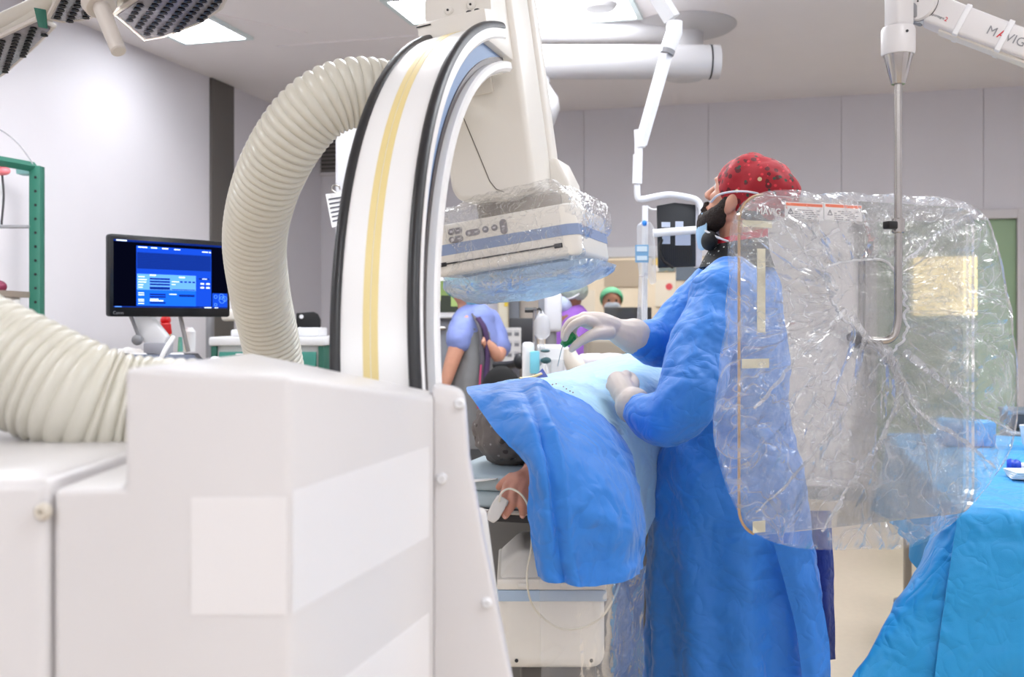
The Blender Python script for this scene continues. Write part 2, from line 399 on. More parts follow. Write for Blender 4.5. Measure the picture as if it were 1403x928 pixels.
bm = NB(); boxb(bm, WL, d0 - .07, WB - .03, WB - .012, 0, .1, ROOM); struct('baseboard_back', bm, grey_m)
# control-room window: frame, sill and pane
wf = NB()
for a0, a1, z0, z1 in ((o0 - .05, o1 + .05, oz1 - .03, oz1 + .05), (o0 - .05, o1 + .05, oz0 - .05, oz0 + .03), (o0 - .05, o0 + .03, oz0, oz1), (o1 - .03, o1 + .05, oz0, oz1)):
    boxb(wf, a0, a1, WB - .03, WB + .13, z0, z1, ROOM, .006)
wo = struct('window_1', wf, wplast_m, label='wide bright window into the control room behind the staff')
b2 = NB(); boxb(b2, o0, o1, WB + .05, WB + .056, oz0, oz1, ROOM); obj('pane', b2, film('window_glass', tint=(.97, .98, .98), fac=0, body=.0, rough=.02, edge=.5), wo, 0)
# control room beyond
cw = mat('control_room_paint', (240, 232, 222), .6)
for nm, q in (('wall_control_back', (o0 - 1.2, o1 + 2, WB + 2.6, WB + 2.7, 0, 2.6)), ('wall_control_left', (o0 - 1.3, o0 - 1.2, WB + .12, WB + 2.7, 0, 2.6)),
              ('wall_control_right', (o1 + 1.9, o1 + 2, WB + .12, WB + 2.7, 0, 2.6)), ('ceiling_control', (o0 - 1.3, o1 + 2, WB + .12, WB + 2.7, 2.6, 2.7))):
    b2 = NB(); boxb(b2, *q, ROOM); struct(nm, b2, cw)
# door with a lit window
df = NB()
for a0, a1, z0, z1 in ((d0 - .07, d0, 0, dz + .07), (d1, d1 + .07, 0, dz + .07), (d0, d1, dz, dz + .07)): boxb(df, a0, a1, WB - .03, WB + .12, z0, z1, ROOM, .004)
dr = struct('door_1', df, mat('door_frame', (206, 202, 204), .5), label='pale green door with a lit window, seen through the shield')
wa0, wz1 = back(1252, 352); wa1, wz0 = back(1340, 432)
b2 = NB()
for a0, a1, z0, z1 in ((d0, wa0, .01, dz), (wa1, d1, .01, dz), (wa0, wa1, .01, wz0), (wa0, wa1, wz1, dz)): boxb(b2, a0, a1, WB + .02, WB + .06, z0, z1, ROOM)
obj('door_leaf', b2, mat('green_door', (150, 176, 142), .5), dr, 0)
b2 = NB(); boxb(b2, wa0, wa1, WB + .035, WB + .045, wz0, wz1, ROOM); obj('window_pane', b2, emis('lit_window', (255, 232, 170), 1.15), dr, 0)
b2 = NB(); boxb(b2, d0 + .05, d0 + .08, WB - .04, WB + .02, 1.0, 1.14, ROOM, .006); obj('door_handle', b2, steel_m, dr)
# grey louvred vent on the back wall
va0, vz1 = back(418, 190); va1, vz0 = back(470, 236)
vt = thing('wall_vent', RF(va0, WB, vz0), 'small grey louvred vent on the back wall behind the big hose', 'vent')
b2 = NB()
for a0, a1, z0, z1 in ((va0 - .03, va1 + .03, vz1, vz1 + .03), (va0 - .03, va1 + .03, vz0 - .03, vz0), (va0 - .03, va0, vz0, vz1), (va1, va1 + .03, vz0, vz1)): boxb(b2, a0, a1, WB - .04, WB - .012, z0, z1, ROOM, .004)
obj('frame', b2, mat('vent_frame', (206, 202, 204), .5), vt)
b2 = NB(); boxb(b2, va0, va1, WB - .016, WB - .012, vz0, vz1, ROOM); obj('backing', b2, dgrey_m, vt)
for i in range(9):
    z = vz0 + (vz1 - vz0) * (i + .5) / 9; b2 = NB(); box(b2, ROOM @ T((va0 + va1) / 2, WB - .026, z) @ Matrix.Rotation(R(35), 4, 'X'), (va1 - va0, .022, .003)); obj('slat', b2, mat('vent_slat', (150, 144, 140), .5), vt, 0)

# ceiling lights
frame_m = mat('light_frame', (214, 226, 226), .4); diff_m = emis('light_diffuser', (246, 250, 255), PANEL)
def ceiling_light(a, b, label, group=None, s=.58, sb=None):
    sb = sb or s; t = thing('ceiling_light', RF(a, b, HC), label, 'ceiling light', group); M = ROOM @ T(a, b, HC)
    b2 = NB()
    for x0, x1, y0, y1 in ((-s / 2 - .03, s / 2 + .03, -sb / 2 - .03, -sb / 2), (-s / 2 - .03, s / 2 + .03, sb / 2, sb / 2 + .03), (-s / 2 - .03, -s / 2, -sb / 2, sb / 2), (s / 2, s / 2 + .03, -sb / 2, sb / 2)):
        boxb(b2, x0, x1, y0, y1, -.018, 0, M)
    obj('frame', b2, frame_m, t, 0)
    b2 = NB(); boxb(b2, -s / 2, s / 2, -sb / 2, sb / 2, -.012, 0, M); obj('diffuser', b2, diff_m, t, 0)
def ceilpos(px, py):
    d = (HC - CAMZ) * FPX / (440 - py); X = (px - 701.5) / FPX * d
    return X * math.cos(TH) - d * math.sin(TH), X * math.sin(TH) + d * math.cos(TH)
la, lb = ceilpos(270, 40); ceiling_light(la, lb, 'small square ceiling light beside the surgical lamp petal', s=.4)
la2, lb2 = ceilpos(780, 4); ceiling_light(la2, lb2, 'bright ceiling light right of the X-ray arm housing', s=.62)
la3, lb3 = ceilpos(598, 10); ceiling_light(la3, lb3, 'ceiling light half hidden left of the X-ray arm top', s=.4)
for b, aa in ((-1.7, (-2.6, -.9, .8, 2.4)), (.7, (-2.4, 1.0, 2.5)), (3.2, (-2.8, -1.2, .5, 2.4)), (4.6, (-1.0, .7, 2.4))):  # unseen panels, added and spaced to balance the light on the scene
    for a in aa:
        ceiling_light(a, b, 'square ceiling light out of view, added to light the scene', 'ceiling lights out of view', s=.6)
tc = thing('ceiling_light', RF(-1.5, WB + 1.2, 2.6), 'ceiling light inside the control room, out of view', 'ceiling light')
b2 = NB(); boxb(b2, -2.2, -.8, WB + .9, WB + 1.5, 2.585, 2.6, ROOM); obj('diffuser', b2, emis('control_diffuser', (255, 244, 228), 9), tc, 0)
# ================================================================== X-ray C-arm
ca = thing('c_arm', CF(0, -.95, 0), 'huge white C-shaped X-ray arm with black bumpers and yellow stripes', 'x-ray machine')
def arc_band(prof, a0=-95, a1=79, step=2.0, close=True):
    """closed (r, n) profile carried round the C"""
    bm = NB(); n = int((a1 - a0) / step); rings = []
    for i in range(n + 1):
        a = R(a0 + (a1 - a0) * i / n)
        rings.append([bm.verts.new(CF(-math.cos(a) * r, math.sin(a) * r, q)) for r, q in prof])
    k = len(prof)
    for p, s in zip(rings, rings[1:]):
        for j in range(k if close else k - 1): bm.faces.new((p[j], p[(j + 1) % k], s[(j + 1) % k], s[j]))
    bm.faces.new(rings[0]); bm.faces.new(rings[-1]); bmesh.ops.recalc_face_normals(bm, faces=bm.faces); return bm
H = .070
obj('arc_body', arc_band([(.942, -H), (.942, H), (.917, H), (.912, H - .004), (.912, H - .02), (.866, H - .02), (.866, H - .004), (.862, H), (.850, H), (.844, H - .006),
                          (.844, -H + .006), (.850, -H), (.862, -H), (.866, -H + .02), (.912, -H + .02), (.917, -H)]), arcw_m, ca)
for s in (-1, 1):
    c = .0639 * s; obj('bumper', arc_band([(.940 + .011 * math.sin(t), c + .0092 * math.cos(t)) for t in [math.pi * k / 8 for k in range(9)]] + [(.936, c - .009), (.936, c + .009)]), rubber_m, ca)
    q = s * (H - .0195); obj('channel_strip', arc_band([(.9105, q), (.9105, q + s * .001), (.8780, q + s * .001), (.8780, q)]), blueg_m, ca)
    obj('channel_strip', arc_band([(.8770, q), (.8770, q + s * .003), (.8670, q + s * .003), (.8670, q)]), mat('dark_rail', (92, 84, 84), .35, metal=.4), ca)
for q0, q1 in ((-.0175, -.0060), (-.0045, .0070)):
    obj('yellow_stripe', arc_band([(.9418, q0), (.9428, q0), (.9428, q1), (.9418, q1)]), yellow_m, ca)
# carriage that grips the C, behind the floor-standing cover
b2 = NB(); poly_solid(b2, [CF(u, h, n) for u in (-.99, -.78) for h in (-.34, -.02) for n in (-.105, .1)],
                      [(0, 1, 3, 2), (4, 6, 7, 5), (0, 4, 5, 1), (2, 3, 7, 6), (0, 2, 6, 4), (1, 5, 7, 3)], .012); obj('carriage', b2, beige_m, ca)
# block over the top end of the arc
eb = obj('end_block', prism(NB(), [(-.30, .86), (-.30, .930), (-.250, .943), (-.236, .99), (-.20, 1.06), (-.06, 1.22), (.0, 1.22), (.0, .86)], .155, CM @ T(-.088, 0, 0) @ frame((0, 0, 0), (0, 1, 0), (0, 0, 1), (1, 0, 0)), .006), beige_m, ca)
# flat marks on that block
def on_front(u, h, n): return CF(u, h, n)
# detector carrier: a tall rounded housing hanging from the arc end
hs = NB()
prism(hs, [(-.12, .60), (-.105, .575), (.02, .555), (.075, .575), (.08, .62), (.08, 1.35), (-.09, 1.35), (-.09, .9), (-.12, .80)], .165, CM @ T(0, .035, 0) @ frame((0, 0, 0), (1, 0, 0), (0, 0, 1), (0, -1, 0)), .03, 5)
hous = obj('detector_carrier', hs, beige_m, ca)
hs = NB(); prism(hs, [(-.09, .62), (.085, .62), (.088, .68), (.088, 1.2), (.085, 1.35), (-.09, 1.35)], .06, CM @ T(0, .09, 0) @ frame((0, 0, 0), (1, 0, 0), (0, 0, 1), (0, -1, 0)), .012, 3)
obj('carrier_back', hs, beige_m, ca)
hs = NB(); prism(hs, [(-.11, .52), (.12, .52), (.12, .60), (.10, .66), (-.09, .66)], .12, CM @ T(0, .14, 0) @ frame((0, 0, 0), (1, 0, 0), (0, 0, 1), (0, -1, 0)), .01, 3)
obj('carrier_foot', hs, beige_m, ca)
seam_m = mat('seam', (120, 112, 104), .8)
yF = -.1305
def front_line(pts, r=.0011, parent=hous, m=seam_m, name='seam', y=yF):
    b2 = NB(); sweep(b2, [CM @ Vector((x, y, z)) for x, z in pts], r, 6); return obj(name, b2, m, parent)
front_line([(-.085, .81), (-.067, .76), (-.045, .68), (-.025, .605), (-.013, .585), (.005, .575)])
b2 = NB(); ell(b2, (0, 0, 0), .003, T(*(CM @ Vector((-.093, yF + .001, .80))))); obj('screw', b2, black_m, hous)
# access lid of the carrier round the arc end
b2 = NB(); prism(b2, [(-.085, .80), (.012, .80), (.012, 1.02), (-.085, 1.02)], .006, CM @ T(0, yF, 0) @ frame((0, 0, 0), (1, 0, 0), (0, 0, 1), (0, -1, 0)), .004); obj('lid', b2, beige_m, hous)
# two bolts and the round marks on the end block
for q, h in ((-.030, .952), (.022, .952)):
    b2 = NB(); lathe(b2, [(0, 0), (.010, 0), (.010, .004), (.007, .007), (0, .007)], CM @ T(q, -.244, h + .01) @ Matrix.Rotation(R(90), 4, 'X'), 20); bo = obj('bolt', b2, beige_m, eb)
    b2 = NB(); lathe(b2, [(0, 0), (.0025, 0), (.0025, .002), (0, .002)], CM @ T(q, -.251, h + .01) @ Matrix.Rotation(R(90), 4, 'X'), 10); obj('bolt_hole', b2, black_m, bo)
mk = NB()
for q in (.012, .030): ell(mk, (0, 0, 0), (.006, .004, .003), CM @ T(q + .012, -.278, .9375))
obj('round_mark', mk, dark_m, eb)
b2 = NB(); sweep(b2, [CM @ Vector((x, y, z)) for x, y, z in ((-.087, -.302, .922), (-.055, -.302, .922))], .0015, 6); obj('seam', b2, black_m, eb)

# flat-panel detector
det = obj('detector', prism(NB(), [(-.165, -.17), (.145, -.17), (.165, -.15), (.165, .15), (.145, .17), (-.165, .17)], .115, CM @ T(0, 0, .407), .012, 3), beige_m, ca)
b2 = NB(); prism(b2, [(-.166, -.171), (.1455, -.171), (.166, -.1505), (.166, .1505), (.1455, .171), (-.166, .171)], .024, CM @ T(0, 0, .452)); obj('blue_band', b2, mat('detector_blue', (138, 154, 186), .5), det)
b2 = NB(); prism(b2, [(-.12, -.13), (.12, -.13), (.12, .13), (-.12, .13)], .006, CM @ T(0, 0, .4035), .003); obj('detector_face', b2, mat('detector_face_grey', (150, 160, 172), .4), det)
# black handle slot
for x0, x1, z0, z1 in ((-.15, .122, .4315, .4345), (-.158, -.138, .428, .437), (.112, .130, .427, .437)):
    b2 = NB(); boxb(b2, x0, x1, -.1735, -.168, z0, z1, CM, .0006); obj('latch' if x1 - x0 < .1 else 'latch_rod', b2, dark_m, det)
# key pads
key_m = mat('key_grey', (138, 134, 138), .5)
def pill(cx, cz, wx, wz):
    r = min(wx, wz) / 2; pts = []
    for k in range(24):
        t = 2 * math.pi * k / 24; x, z = r * math.cos(t), r * math.sin(t)
        if wx > wz: x += (wx / 2 - r) * (1 if math.cos(t) > 0 else -1)
        else: z += (wz / 2 - r) * (1 if math.sin(t) > 0 else -1)
        pts.append((cx + x, cz + z))
    return pts
for cx, cz, wx, wz in ((-.108, .502, .034, .014), (-.108, .484, .034, .014), (-.067, .4925, .034, .014), (-.037, .4945, .0145, .0145), (-.016, .4945, .0145, .0145), (.005, .4935, .0165, .033)):
    b2 = NB(); prism(b2, pill(cx, cz, wx, wz), .004, CM @ T(0, -.1695, 0) @ frame((0, 0, 0), (1, 0, 0), (0, 0, 1), (0, -1, 0)), .0012)
    k = obj('key', b2, key_m, det)
    b2 = NB()
    if wx > wz * 1.2: box(b2, CM @ T(cx - .008, -.1738, cz), (.006, .001, .005)); box(b2, CM @ T(cx + .008, -.1738, cz), (.006, .001, .003))
    else: box(b2, CM @ T(cx, -.1738, cz), (.006, .001, .004))
    obj('key_symbol', b2, mat('key_print', (206, 202, 206), .5), k)
b2 = NB(); cyl(b2, CM @ Vector((0, 0, .51)), CM @ Vector((0, 0, .57)), .1); obj('detector_neck', b2, mat('neck_taupe', (150, 142, 134), .6), ca)
# clear bag with a blue lower sheet round the detector
bag = NB()
def bagring(h, gx, gy, ox=0, oy=0, k=72):
    out = []
    for i in range(k):
        t = 2 * math.pi * i / k; c, s = math.cos(t), math.sin(t); e = .32
        x = gx * math.copysign(abs(c) ** e, c) + ox; y = gy * math.copysign(abs(s) ** e, s) + oy
        out.append(CM @ Vector((x, y, h)))
    return out
def make_bag(rings):
    A = np.array([[list(p) for p in r] for r in rings]); A = np.stack([cat(A[:, j], 6) for j in range(A.shape[1])], 1)
    bm = NB(); V = [[bm.verts.new(p) for p in r] for r in A]; k = len(V[0])
    for p, s in zip(V, V[1:]):
        for j in range(k): bm.faces.new((p[j], p[(j + 1) % k], s[(j + 1) % k], s[j]))
    return bm, V
bg, V = make_bag([bagring(.585, .10, .125, .03, 0), bagring(.563, .15, .165, .03, .01), bagring(.545, .185, .188, .012, .006), bagring(.50, .186, .186, .016, .008), bagring(.45, .180, .184, .012, .008), bagring(.41, .180, .182, .01, .006), bagring(.397, .178, .179, .008, .004)])
bmesh.ops.subdivide_edges(bg, edges=bg.edges, cuts=1)
displace(bg, lambda p: .012 * crease(p, 14, 3) + (.016 + .06 * max(0, noise.noise(p * 9))) * max(0, min(1, ((CM.inverted() @ p).x - .12) * 18)))
dbag = obj('detector_bag', bg, film2_m, None, 60); tag(dbag, 'crinkled clear plastic bag wrapped round the X-ray detector', 'plastic bag')
bg, V = make_bag([bagring(.397, .178, .179, .008, .004), bagring(.378, .174, .172, .003, 0), bagring(.357, .145, .135, -.01, 0), bagring(.347, .08, .07, -.03, 0), bagring(.347, .02, .02, -.03, 0)])
bg.faces.new(V[-1]); bmesh.ops.triangulate(bg, faces=[f for f in bg.faces if len(f.verts) > 4]); bmesh.ops.subdivide_edges(bg, edges=[e for e in bg.edges if e.calc_length() > .01], cuts=1)
displace(bg, lambda p: .011 * crease(p, 12, 5) + .014 * noise.noise(p * 7))
o = obj('bag_underside', bg, film('blue_film', tint=(.8, .9, .97), fac=.0, body=.62, rough=.18, bump=.7, bscale=26, edge=.45, crs=.2), dbag, 60)
MATS['blue_film'].node_tree.nodes['Diffuse BSDF'].inputs[0].default_value = (*srgb((206, 224, 240)), 1); MATS['blue_film'].node_tree.nodes['Translucent BSDF'].inputs[0].default_value = (*srgb((206, 224, 240)), 1)

# X-ray tube unit under the table
tb = NB(); x0, x1 = -.031, .206; y0 = 2.25
boxb(tb, x0, x1, y0, y0 + .3, .559, .74, RZ(0), .03, 4); tubeh = obj('tube_housing', tb, beige_m, ca)
b2 = NB(); boxb(b2, x0 - .002, x1 + .002, y0 - .002, y0 + .302, .737, .762, None, .005); obj('upper_cover_rim', b2, beige_m, tubeh)
b2 = NB(); poly_solid(b2, [(x0, y0, .76), (x1, y0, .76), (x1, y0 + .3, .76), (x0, y0 + .3, .76), (x0 + .05, y0 + .07, .81), (x1 - .03, y0 + .07, .81), (x1 - .03, y0 + .28, .81), (x0 + .05, y0 + .28, .81)],
                      [(0, 1, 2, 3), (4, 5, 6, 7), (0, 1, 5, 4), (1, 2, 6, 5), (2, 3, 7, 6), (3, 0, 4, 7)], .012); obj('upper_cover', b2, beige_m, tubeh)
b2 = NB(); boxb(b2, x0 - .003, x1 + .003, y0 - .003, y0 + .303, .712, .737, None, .004); obj('blue_band', b2, mat('tube_blue', (176, 196, 218), .45), tubeh)
for x in (.0, .165): b2 = NB(); lathe(b2, [(0, 0), (.004, 0), (.004, .003), (0, .003)], T(x + .01, y0 + .001, .582) @ Matrix.Rotation(R(90), 4, 'X'), 12); obj('screw', b2, dark_m, tubeh)
for x in (.025, .118): b2 = NB(); boxb(b2, x - .012, x + .012, y0 - .006, y0, .742, .754, None, .003); obj('catch', b2, beige_m, tubeh)
b2 = NB(); boxb(b2, .02, .19, y0 + .05, y0 + .26, .15, .575, None, .01); obj('tube_support', b2, dgrey_m, ca)
b2 = NB(); boxb(b2, .06, .075, y0 + .12, y0 + .2, .8, .9); 

# floor-standing cover in the foreground
base = thing('gantry_base', (-.33, 1.15, 0), 'white floor-standing cover of the X-ray arm filling the lower left foreground', 'machine base')
ZR, ZL, zA = 1.2325, 1.287, 1.174
xs, xf, xe = -.427, -.206, -.1035
v = [(xs, .95, 0), (xf, .95, 0), (xf, .95, 1.279), (-.3607, .95, ZL), (-.3607, .95, zA), (xs, .95, zA), (xe, 1.30, 0), (xe, 1.30, ZR),
     (xs, 1.40, 0), (xe, 1.40, 0), (xe, 1.40, ZR), (-.3607, 1.40, ZL), (-.3607, 1.40, zA), (xs, 1.40, zA)]
f = [(0, 1, 2, 3, 4, 5), (1, 6, 7, 2), (6, 9, 10, 7), (9, 8, 13, 12, 11, 10), (8, 0, 5, 13), (5, 4, 12, 13), (4, 3, 11, 12), (3, 2, 7, 10, 11), (0, 8, 9, 6, 1)]
mc = obj('main_cover', poly_solid(NB(), v, f, .007, 3), white_m, base)
b2 = NB(); boxb(b2, -.75, xs - .003, .948, 1.40, 0, zA + .008, None, .012, 3); lc = obj('side_cover', b2, white_m, base)
b2 = NB(); lathe(b2, [(0, 0), (.008, 0), (.008, .004), (.0055, .008), (.002, .008), (.002, .004), (0, .004)], T((62 - 701.5) / FPX * .95, .948, CAMZ - 260 * .95 / FPX) @ Matrix.Rotation(R(90), 4, 'X'), 24); obj('bolt', b2, mat('ivory_cap', (214, 206, 192), .4), lc)
# pale stripes
b2 = NB(); boxb(b2, (262 - 701.5) / FPX * .95, xf - .004, .9492, .9505, 1.057, 1.166); obj('pale_stripe', b2, decal_m, mc, 0)
ex = Vector((xe - xf, .35, 0)); L = ex.length; ex.normalize(); FM = frame((xf, .95, 0), ex, (-ex.y, ex.x, 0), (0, 0, 1))
for z0, z1 in ((1.057, 1.171), (.6, .96)):
    b2 = NB(); boxb(b2, .003, L - .008, -.0008, .0005, z0, z1, FM); obj('pale_stripe', b2, decal_m, mc, 0)
# right-hand flange
pts = [(592, 1500), (592, 527), (625, 533), (634, 541), (637, 560), (642, 630), (660, 728), (700, 928), (760, 1250), (790, 1500)]
d = 1.345; pl = [((x - 701.5) * d / FPX, max(0, CAMZ - (y - 440) * d / FPX)) for x, y in pts]
b2 = NB(); prism(b2, pl, .05, T(0, d + .05, 0) @ frame((0, 0, 0), (1, 0, 0), (0, 0, 1), (0, -1, 0)), .006, 3); fl = obj('flange', b2, white_m, base)
for x, y in ((630, 553), (605, 656), (667, 826)):
    q = P(x, y, d); b2 = NB(); lathe(b2, [(0, 0), (.0075, 0), (.0075, .003), (.005, .007), (.002, .007), (.002, .004), (0, .004)], T(*q) @ Matrix.Rotation(R(90), 4, 'X'), 20); obj('bolt', b2, wplast_m, fl)

# ================================================================== corrugated hoses
def hose(name, pts, rad, pitch, label, seg=36):
    c = cat(pts, 40); s = np.concatenate([[0], np.cumsum(np.linalg.norm(np.diff(c, axis=0), axis=1))])
    n = int(s[-1] / pitch * 10); t = np.linspace(0, s[-1], n); q = np.stack([np.interp(t, s, c[:, k]) for k in range(3)], 1)
    r = [rad - .0062 + .0062 * abs(math.cos(math.pi * a / pitch)) ** .7 for a in t]
    o = obj(name, sweep(NB(), q, r, seg), hose_m, None, 60); return tag(o, label, 'hose')
hose('ribbed_hose', [P(570, 150, 2.22), P(525, 130, 2.17), P(478, 128, 2.14), P(432, 150, 2.13), P(392, 198, 2.16), P(362, 262, 2.24), P(349, 330, 2.36), P(356, 400, 2.5), P(371, 470, 2.62), P(384, 545, 2.7), P(390, 640, 2.75), P(392, 760, 2.78), Vector((-.62, 2.8, .1))], .0735, .0165,
     'cream corrugated hose arching from the X-ray arm top down behind its base')
hose('ribbed_hose', [P(-170, 440, 1.30), P(-80, 460, 1.30), P(0, 495, 1.30), P(60, 524, 1.30), P(108, 546, 1.30), P(150, 560, 1.31), P(200, 568, 1.32), P(270, 572, 1.32)], .0755, .0155,
     'thick cream corrugated hose entering the white base cover at lower left')
# ================================================================== patient table
TC = C0 - CU * .12; TM = frame((TC.x, TC.y, 0), n0, CU, (0, 0, 1))      # local x right, y along the table, z up
ot = thing('operating_table', TM @ Vector((0, 1.2, 0)), 'narrow patient table with grey-blue pad under the drapes', 'operating table')
pad_m = mat('pad_vinyl', (168, 184, 192), .45, bump=.05, bscale=120)
b2 = NB(); boxb(b2, -.24, .12, 0, 2.0, .908, .946, TM, .012, 3); obj('lower_pad', b2, pad_m, ot)
b2 = NB(); boxb(b2, -.24, .12, 0, 2.0, .946, .984, TM, .012, 3); obj('upper_pad', b2, pad_m, ot)
b2 = NB(); boxb(b2, -.25, .13, -.005, 2.05, .897, .908, TM, .003); obj('table_rail', b2, steel_m, ot)
b2 = NB(); boxb(b2, -.23, .11, .02, 2.0, .875, .897, TM, .004); obj('table_frame', b2, dark_m, ot)
b2 = NB(); boxb(b2, -.16, .16, 1.15, 1.65, .1, .875, TM, .03, 3); obj('pedestal', b2, mat('pedestal_grey', (150, 146, 142), .5), ot)
b2 = NB(); boxb(b2, -.25, .25, 1.0, 1.9, 0, .1, TM, .03, 3); obj('foot_plate', b2, grey_m, ot)
b2 = NB(); boxb(b2, -.30, -.12, .52, .74, .05, .875, TM, .02, 3); obj('service_column', b2, mat('column_grey', (112, 110, 108), .5), ot)
sh = surf([[P(640, 652, 2.36), P(668, 651, 2.36), P(692, 654, 2.34)], [P(640, 662, 2.28), P(660, 660, 2.28), P(680, 657, 2.28)]], 4, 4, .002)
tag(obj('head_sheet', sh, paper_m), 'small white paper sheet on the pad under the patient head', 'sheet')

# patient: head and hand show, the rest lies under the drapes
pt = thing('person', TM @ Vector((0, .1, .984)), 'patient lying under blue drapes, head in a hair net, hand over the pad edge', 'person')
b = NB(); HP = TM @ Vector((-.125, .20, 1.062))
ell(b, HP, (.082, .10, .078)); ell(b, HP + CU * .08 + Vector((.02, 0, -.01)), (.06, .08, .065))
ell(b, HP + CU * .07 + Vector((.02, 0, .055)), (.013, .018, .014))
tube(b, [HP + CU * .08, HP + CU * .22 + n0 * .06], [.058, .062], ends=True)
loftpts = [(.36, .10, .045), (.46, .12, .055), (.6, .13, .062), (.9, .13, .07), (1.15, .13, .07), (1.4, .12, .06), (1.75, .10, .05)]
for (y0, w0, h0), (y1, w1, h1) in zip(loftpts, loftpts[1:]):
    for k in range(4):
        t = k / 4; ell(b, TM @ Vector((-.05, y0 + (y1 - y0) * t, .984 + (h0 + (h1 - h0) * t))), (w0 + (w1 - w0) * t, .09, h0 + (h1 - h0) * t), u=16, v=10)
sh0 = TM @ Vector((.04, .44, 1.03)); el = TM @ Vector((.085, .18, 1.01)); wr = P(735, 643, 2.27)
tube(b, [sh0, el], [.05, .043], ends=True); tube(b, [el, wr], [.043, .03], ends=True)
# the hand: palm, then five fingers draped over the edge of the pad
kn = {'index': P(695, 668, 2.235), 'middle': P(705, 671, 2.225), 'ring': P(715, 674, 2.22), 'little': P(723, 676, 2.22)}
for k, q in kn.items(): tube(b, [wr + Vector((0, -.004, 0)), q], [.024, .0125], ends=True)
ell(b, P(713, 660, 2.245), (.026, .02, .024))
fing = {'index': [P(695, 668, 2.235), P(688, 684, 2.21), P(682, 698, 2.205), P(677, 709, 2.205)], 'middle': [P(705, 671, 2.225), P(703, 688, 2.20), P(697, 700, 2.20), P(692, 708, 2.205)],
        'ring': [P(715, 674, 2.22), P(716, 690, 2.198), P(716, 700, 2.20), P(716, 707, 2.205)], 'little': [P(723, 676, 2.22), P(725, 689, 2.2), P(726, 698, 2.205), P(726, 702, 2.21)]}
for k, q in fing.items(): tube(b, q, [.0115, .0098, .0088, .0072] if k != 'little' else [.0095, .0085, .0075, .006], ends=True)
tube(b, [P(701, 655, 2.25), P(690, 662, 2.26), P(683, 668, 2.265)], [.013, .0105, .008], ends=True)
obj('body', remesh(b, .0042, 2), skin2_m, pt, 60)
for k in ('middle', 'ring'):
    b2 = NB(); ell(b2, fing[k][3] + Vector((-.001, -.0065, .002)), (.0042, .0015, .006)); obj('fingernail', b2, mat('nail', (226, 176, 160), .3), pt)
b2 = NB(); ell(b2, HP + Vector((-.002, -.004, .004)), (.09, .108, .088)); hb = remesh(b2, .006, 1); displace(hb, lambda p: .010 * crease(p, 22, 2) + .004 * noise.noise(p * 60))
obj('hair_net', hb, spots('hair_net_grey', (116, 108, 104), [((164, 158, 154), 60, .18, .6), ((84, 76, 72), 40, .3, .5)]), pt, 60)
# pulse oximeter and its cable
po = thing('pulse_oximeter', P(676, 712, 2.2), 'pale grey clip sensor on the patient finger with a thin cable', 'oximeter')
ax = (P(670, 718, 2.195) - P(688, 684, 2.205)); L = ax.length; ax.normalize(); sx = Vector((0, -1, 0)); sx = (sx - ax * sx.dot(ax)).normalized(); OM = frame(P(688, 684, 2.205), ax.cross(sx), sx, ax)
shell_m = mat('oximeter_grey', (206, 202, 198), .45)
for s, nm in ((1, 'upper_shell'), (-1, 'lower_shell')):
    b2 = NB(); prism(b2, [(-.012, 0), (.012, 0), (.014, .02), (.013, .045), (.007, .058), (-.007, .058), (-.013, .045), (-.014, .02)], .0085, OM @ T(0, 0.0075 if s > 0 else -.016, -.004) @ frame((0, 0, 0), (1, 0, 0), (0, 0, 1), (0, 1, 0)), .0035, 3); obj(nm, b2, shell_m, po)
b2 = NB(); tube(b2, [P(684, 688, 2.185), P(687, 676, 2.18), P(698, 670, 2.185), P(712, 676, 2.17), P(722, 690, 2.165), P(727, 712, 2.17), P(728, 750, 2.17), P(722, 790, 2.18), P(730, 830, 2.19), P(760, 858, 2.2), P(790, 862, 2.2), P(822, 848, 2.18), P(840, 822, 2.19), P(850, 795, 2.22)], .0023, 8); obj('cable', b2, mat('cable_cream', (222, 216, 200), .4), po)

# blue drape tented over the head end
cols = [[(641, 533, 2.52), (642, 540, 2.36), (682, 594, 2.2), (727, 645, 2.13), (726, 700, 2.13), (727, 745, 2.13), (734, 792, 2.13)],
        [(690, 524, 2.5), (705, 543, 2.31), (728, 590, 2.14), (744, 648, 2.085), (748, 710, 2.085), (752, 768, 2.11), (757, 798, 2.11)],
        [(738, 519, 2.48), (742, 545, 2.30), (755, 592, 2.15), (768, 645, 2.10), (775, 710, 2.09), (780, 768, 2.10), (785, 801, 2.10)],
        [(762, 536, 2.44), (774, 570, 2.30), (788, 615, 2.18), (803, 655, 2.12), (812, 712, 2.10), (818, 768, 2.12), (820, 803, 2.12)],
        [(800, 552, 2.48), (820, 585, 2.36), (834, 625, 2.25), (845, 668, 2.17), (853, 718, 2.15), (856, 765, 2.16), (858, 795, 2.16)],
        [(845, 588, 2.58), (863, 622, 2.50), (873, 652, 2.42), (880, 690, 2.34), (885, 725, 2.31), (886, 758, 2.31), (884, 780, 2.31)]]
rows = [[P(*cols[c][r]) for c in range(6)] for r in range(7)]
def dfn(p, i, j):
    v = Vector(p); e = .016 * crease(v, 6, 1.2) * (.4 + i) + .007 * crease(v, 15, 4) + .012 * math.exp(-((j - .27 - .05 * i) / .035) ** 2) * min(1, i * 3) - .012 * math.exp(-((j - .38 - .05 * i) / .04) ** 2) * min(1, i * 3) + .010 * math.sin(j * 19 + 2 * i) * max(0, i - .45)
    return e
tag(obj('surgical_drape', surf(rows, 14, 12, .0022, dfn), drape_m, None, 50), 'deep blue drape tented over the patient head and hanging off the table end', 'drape')
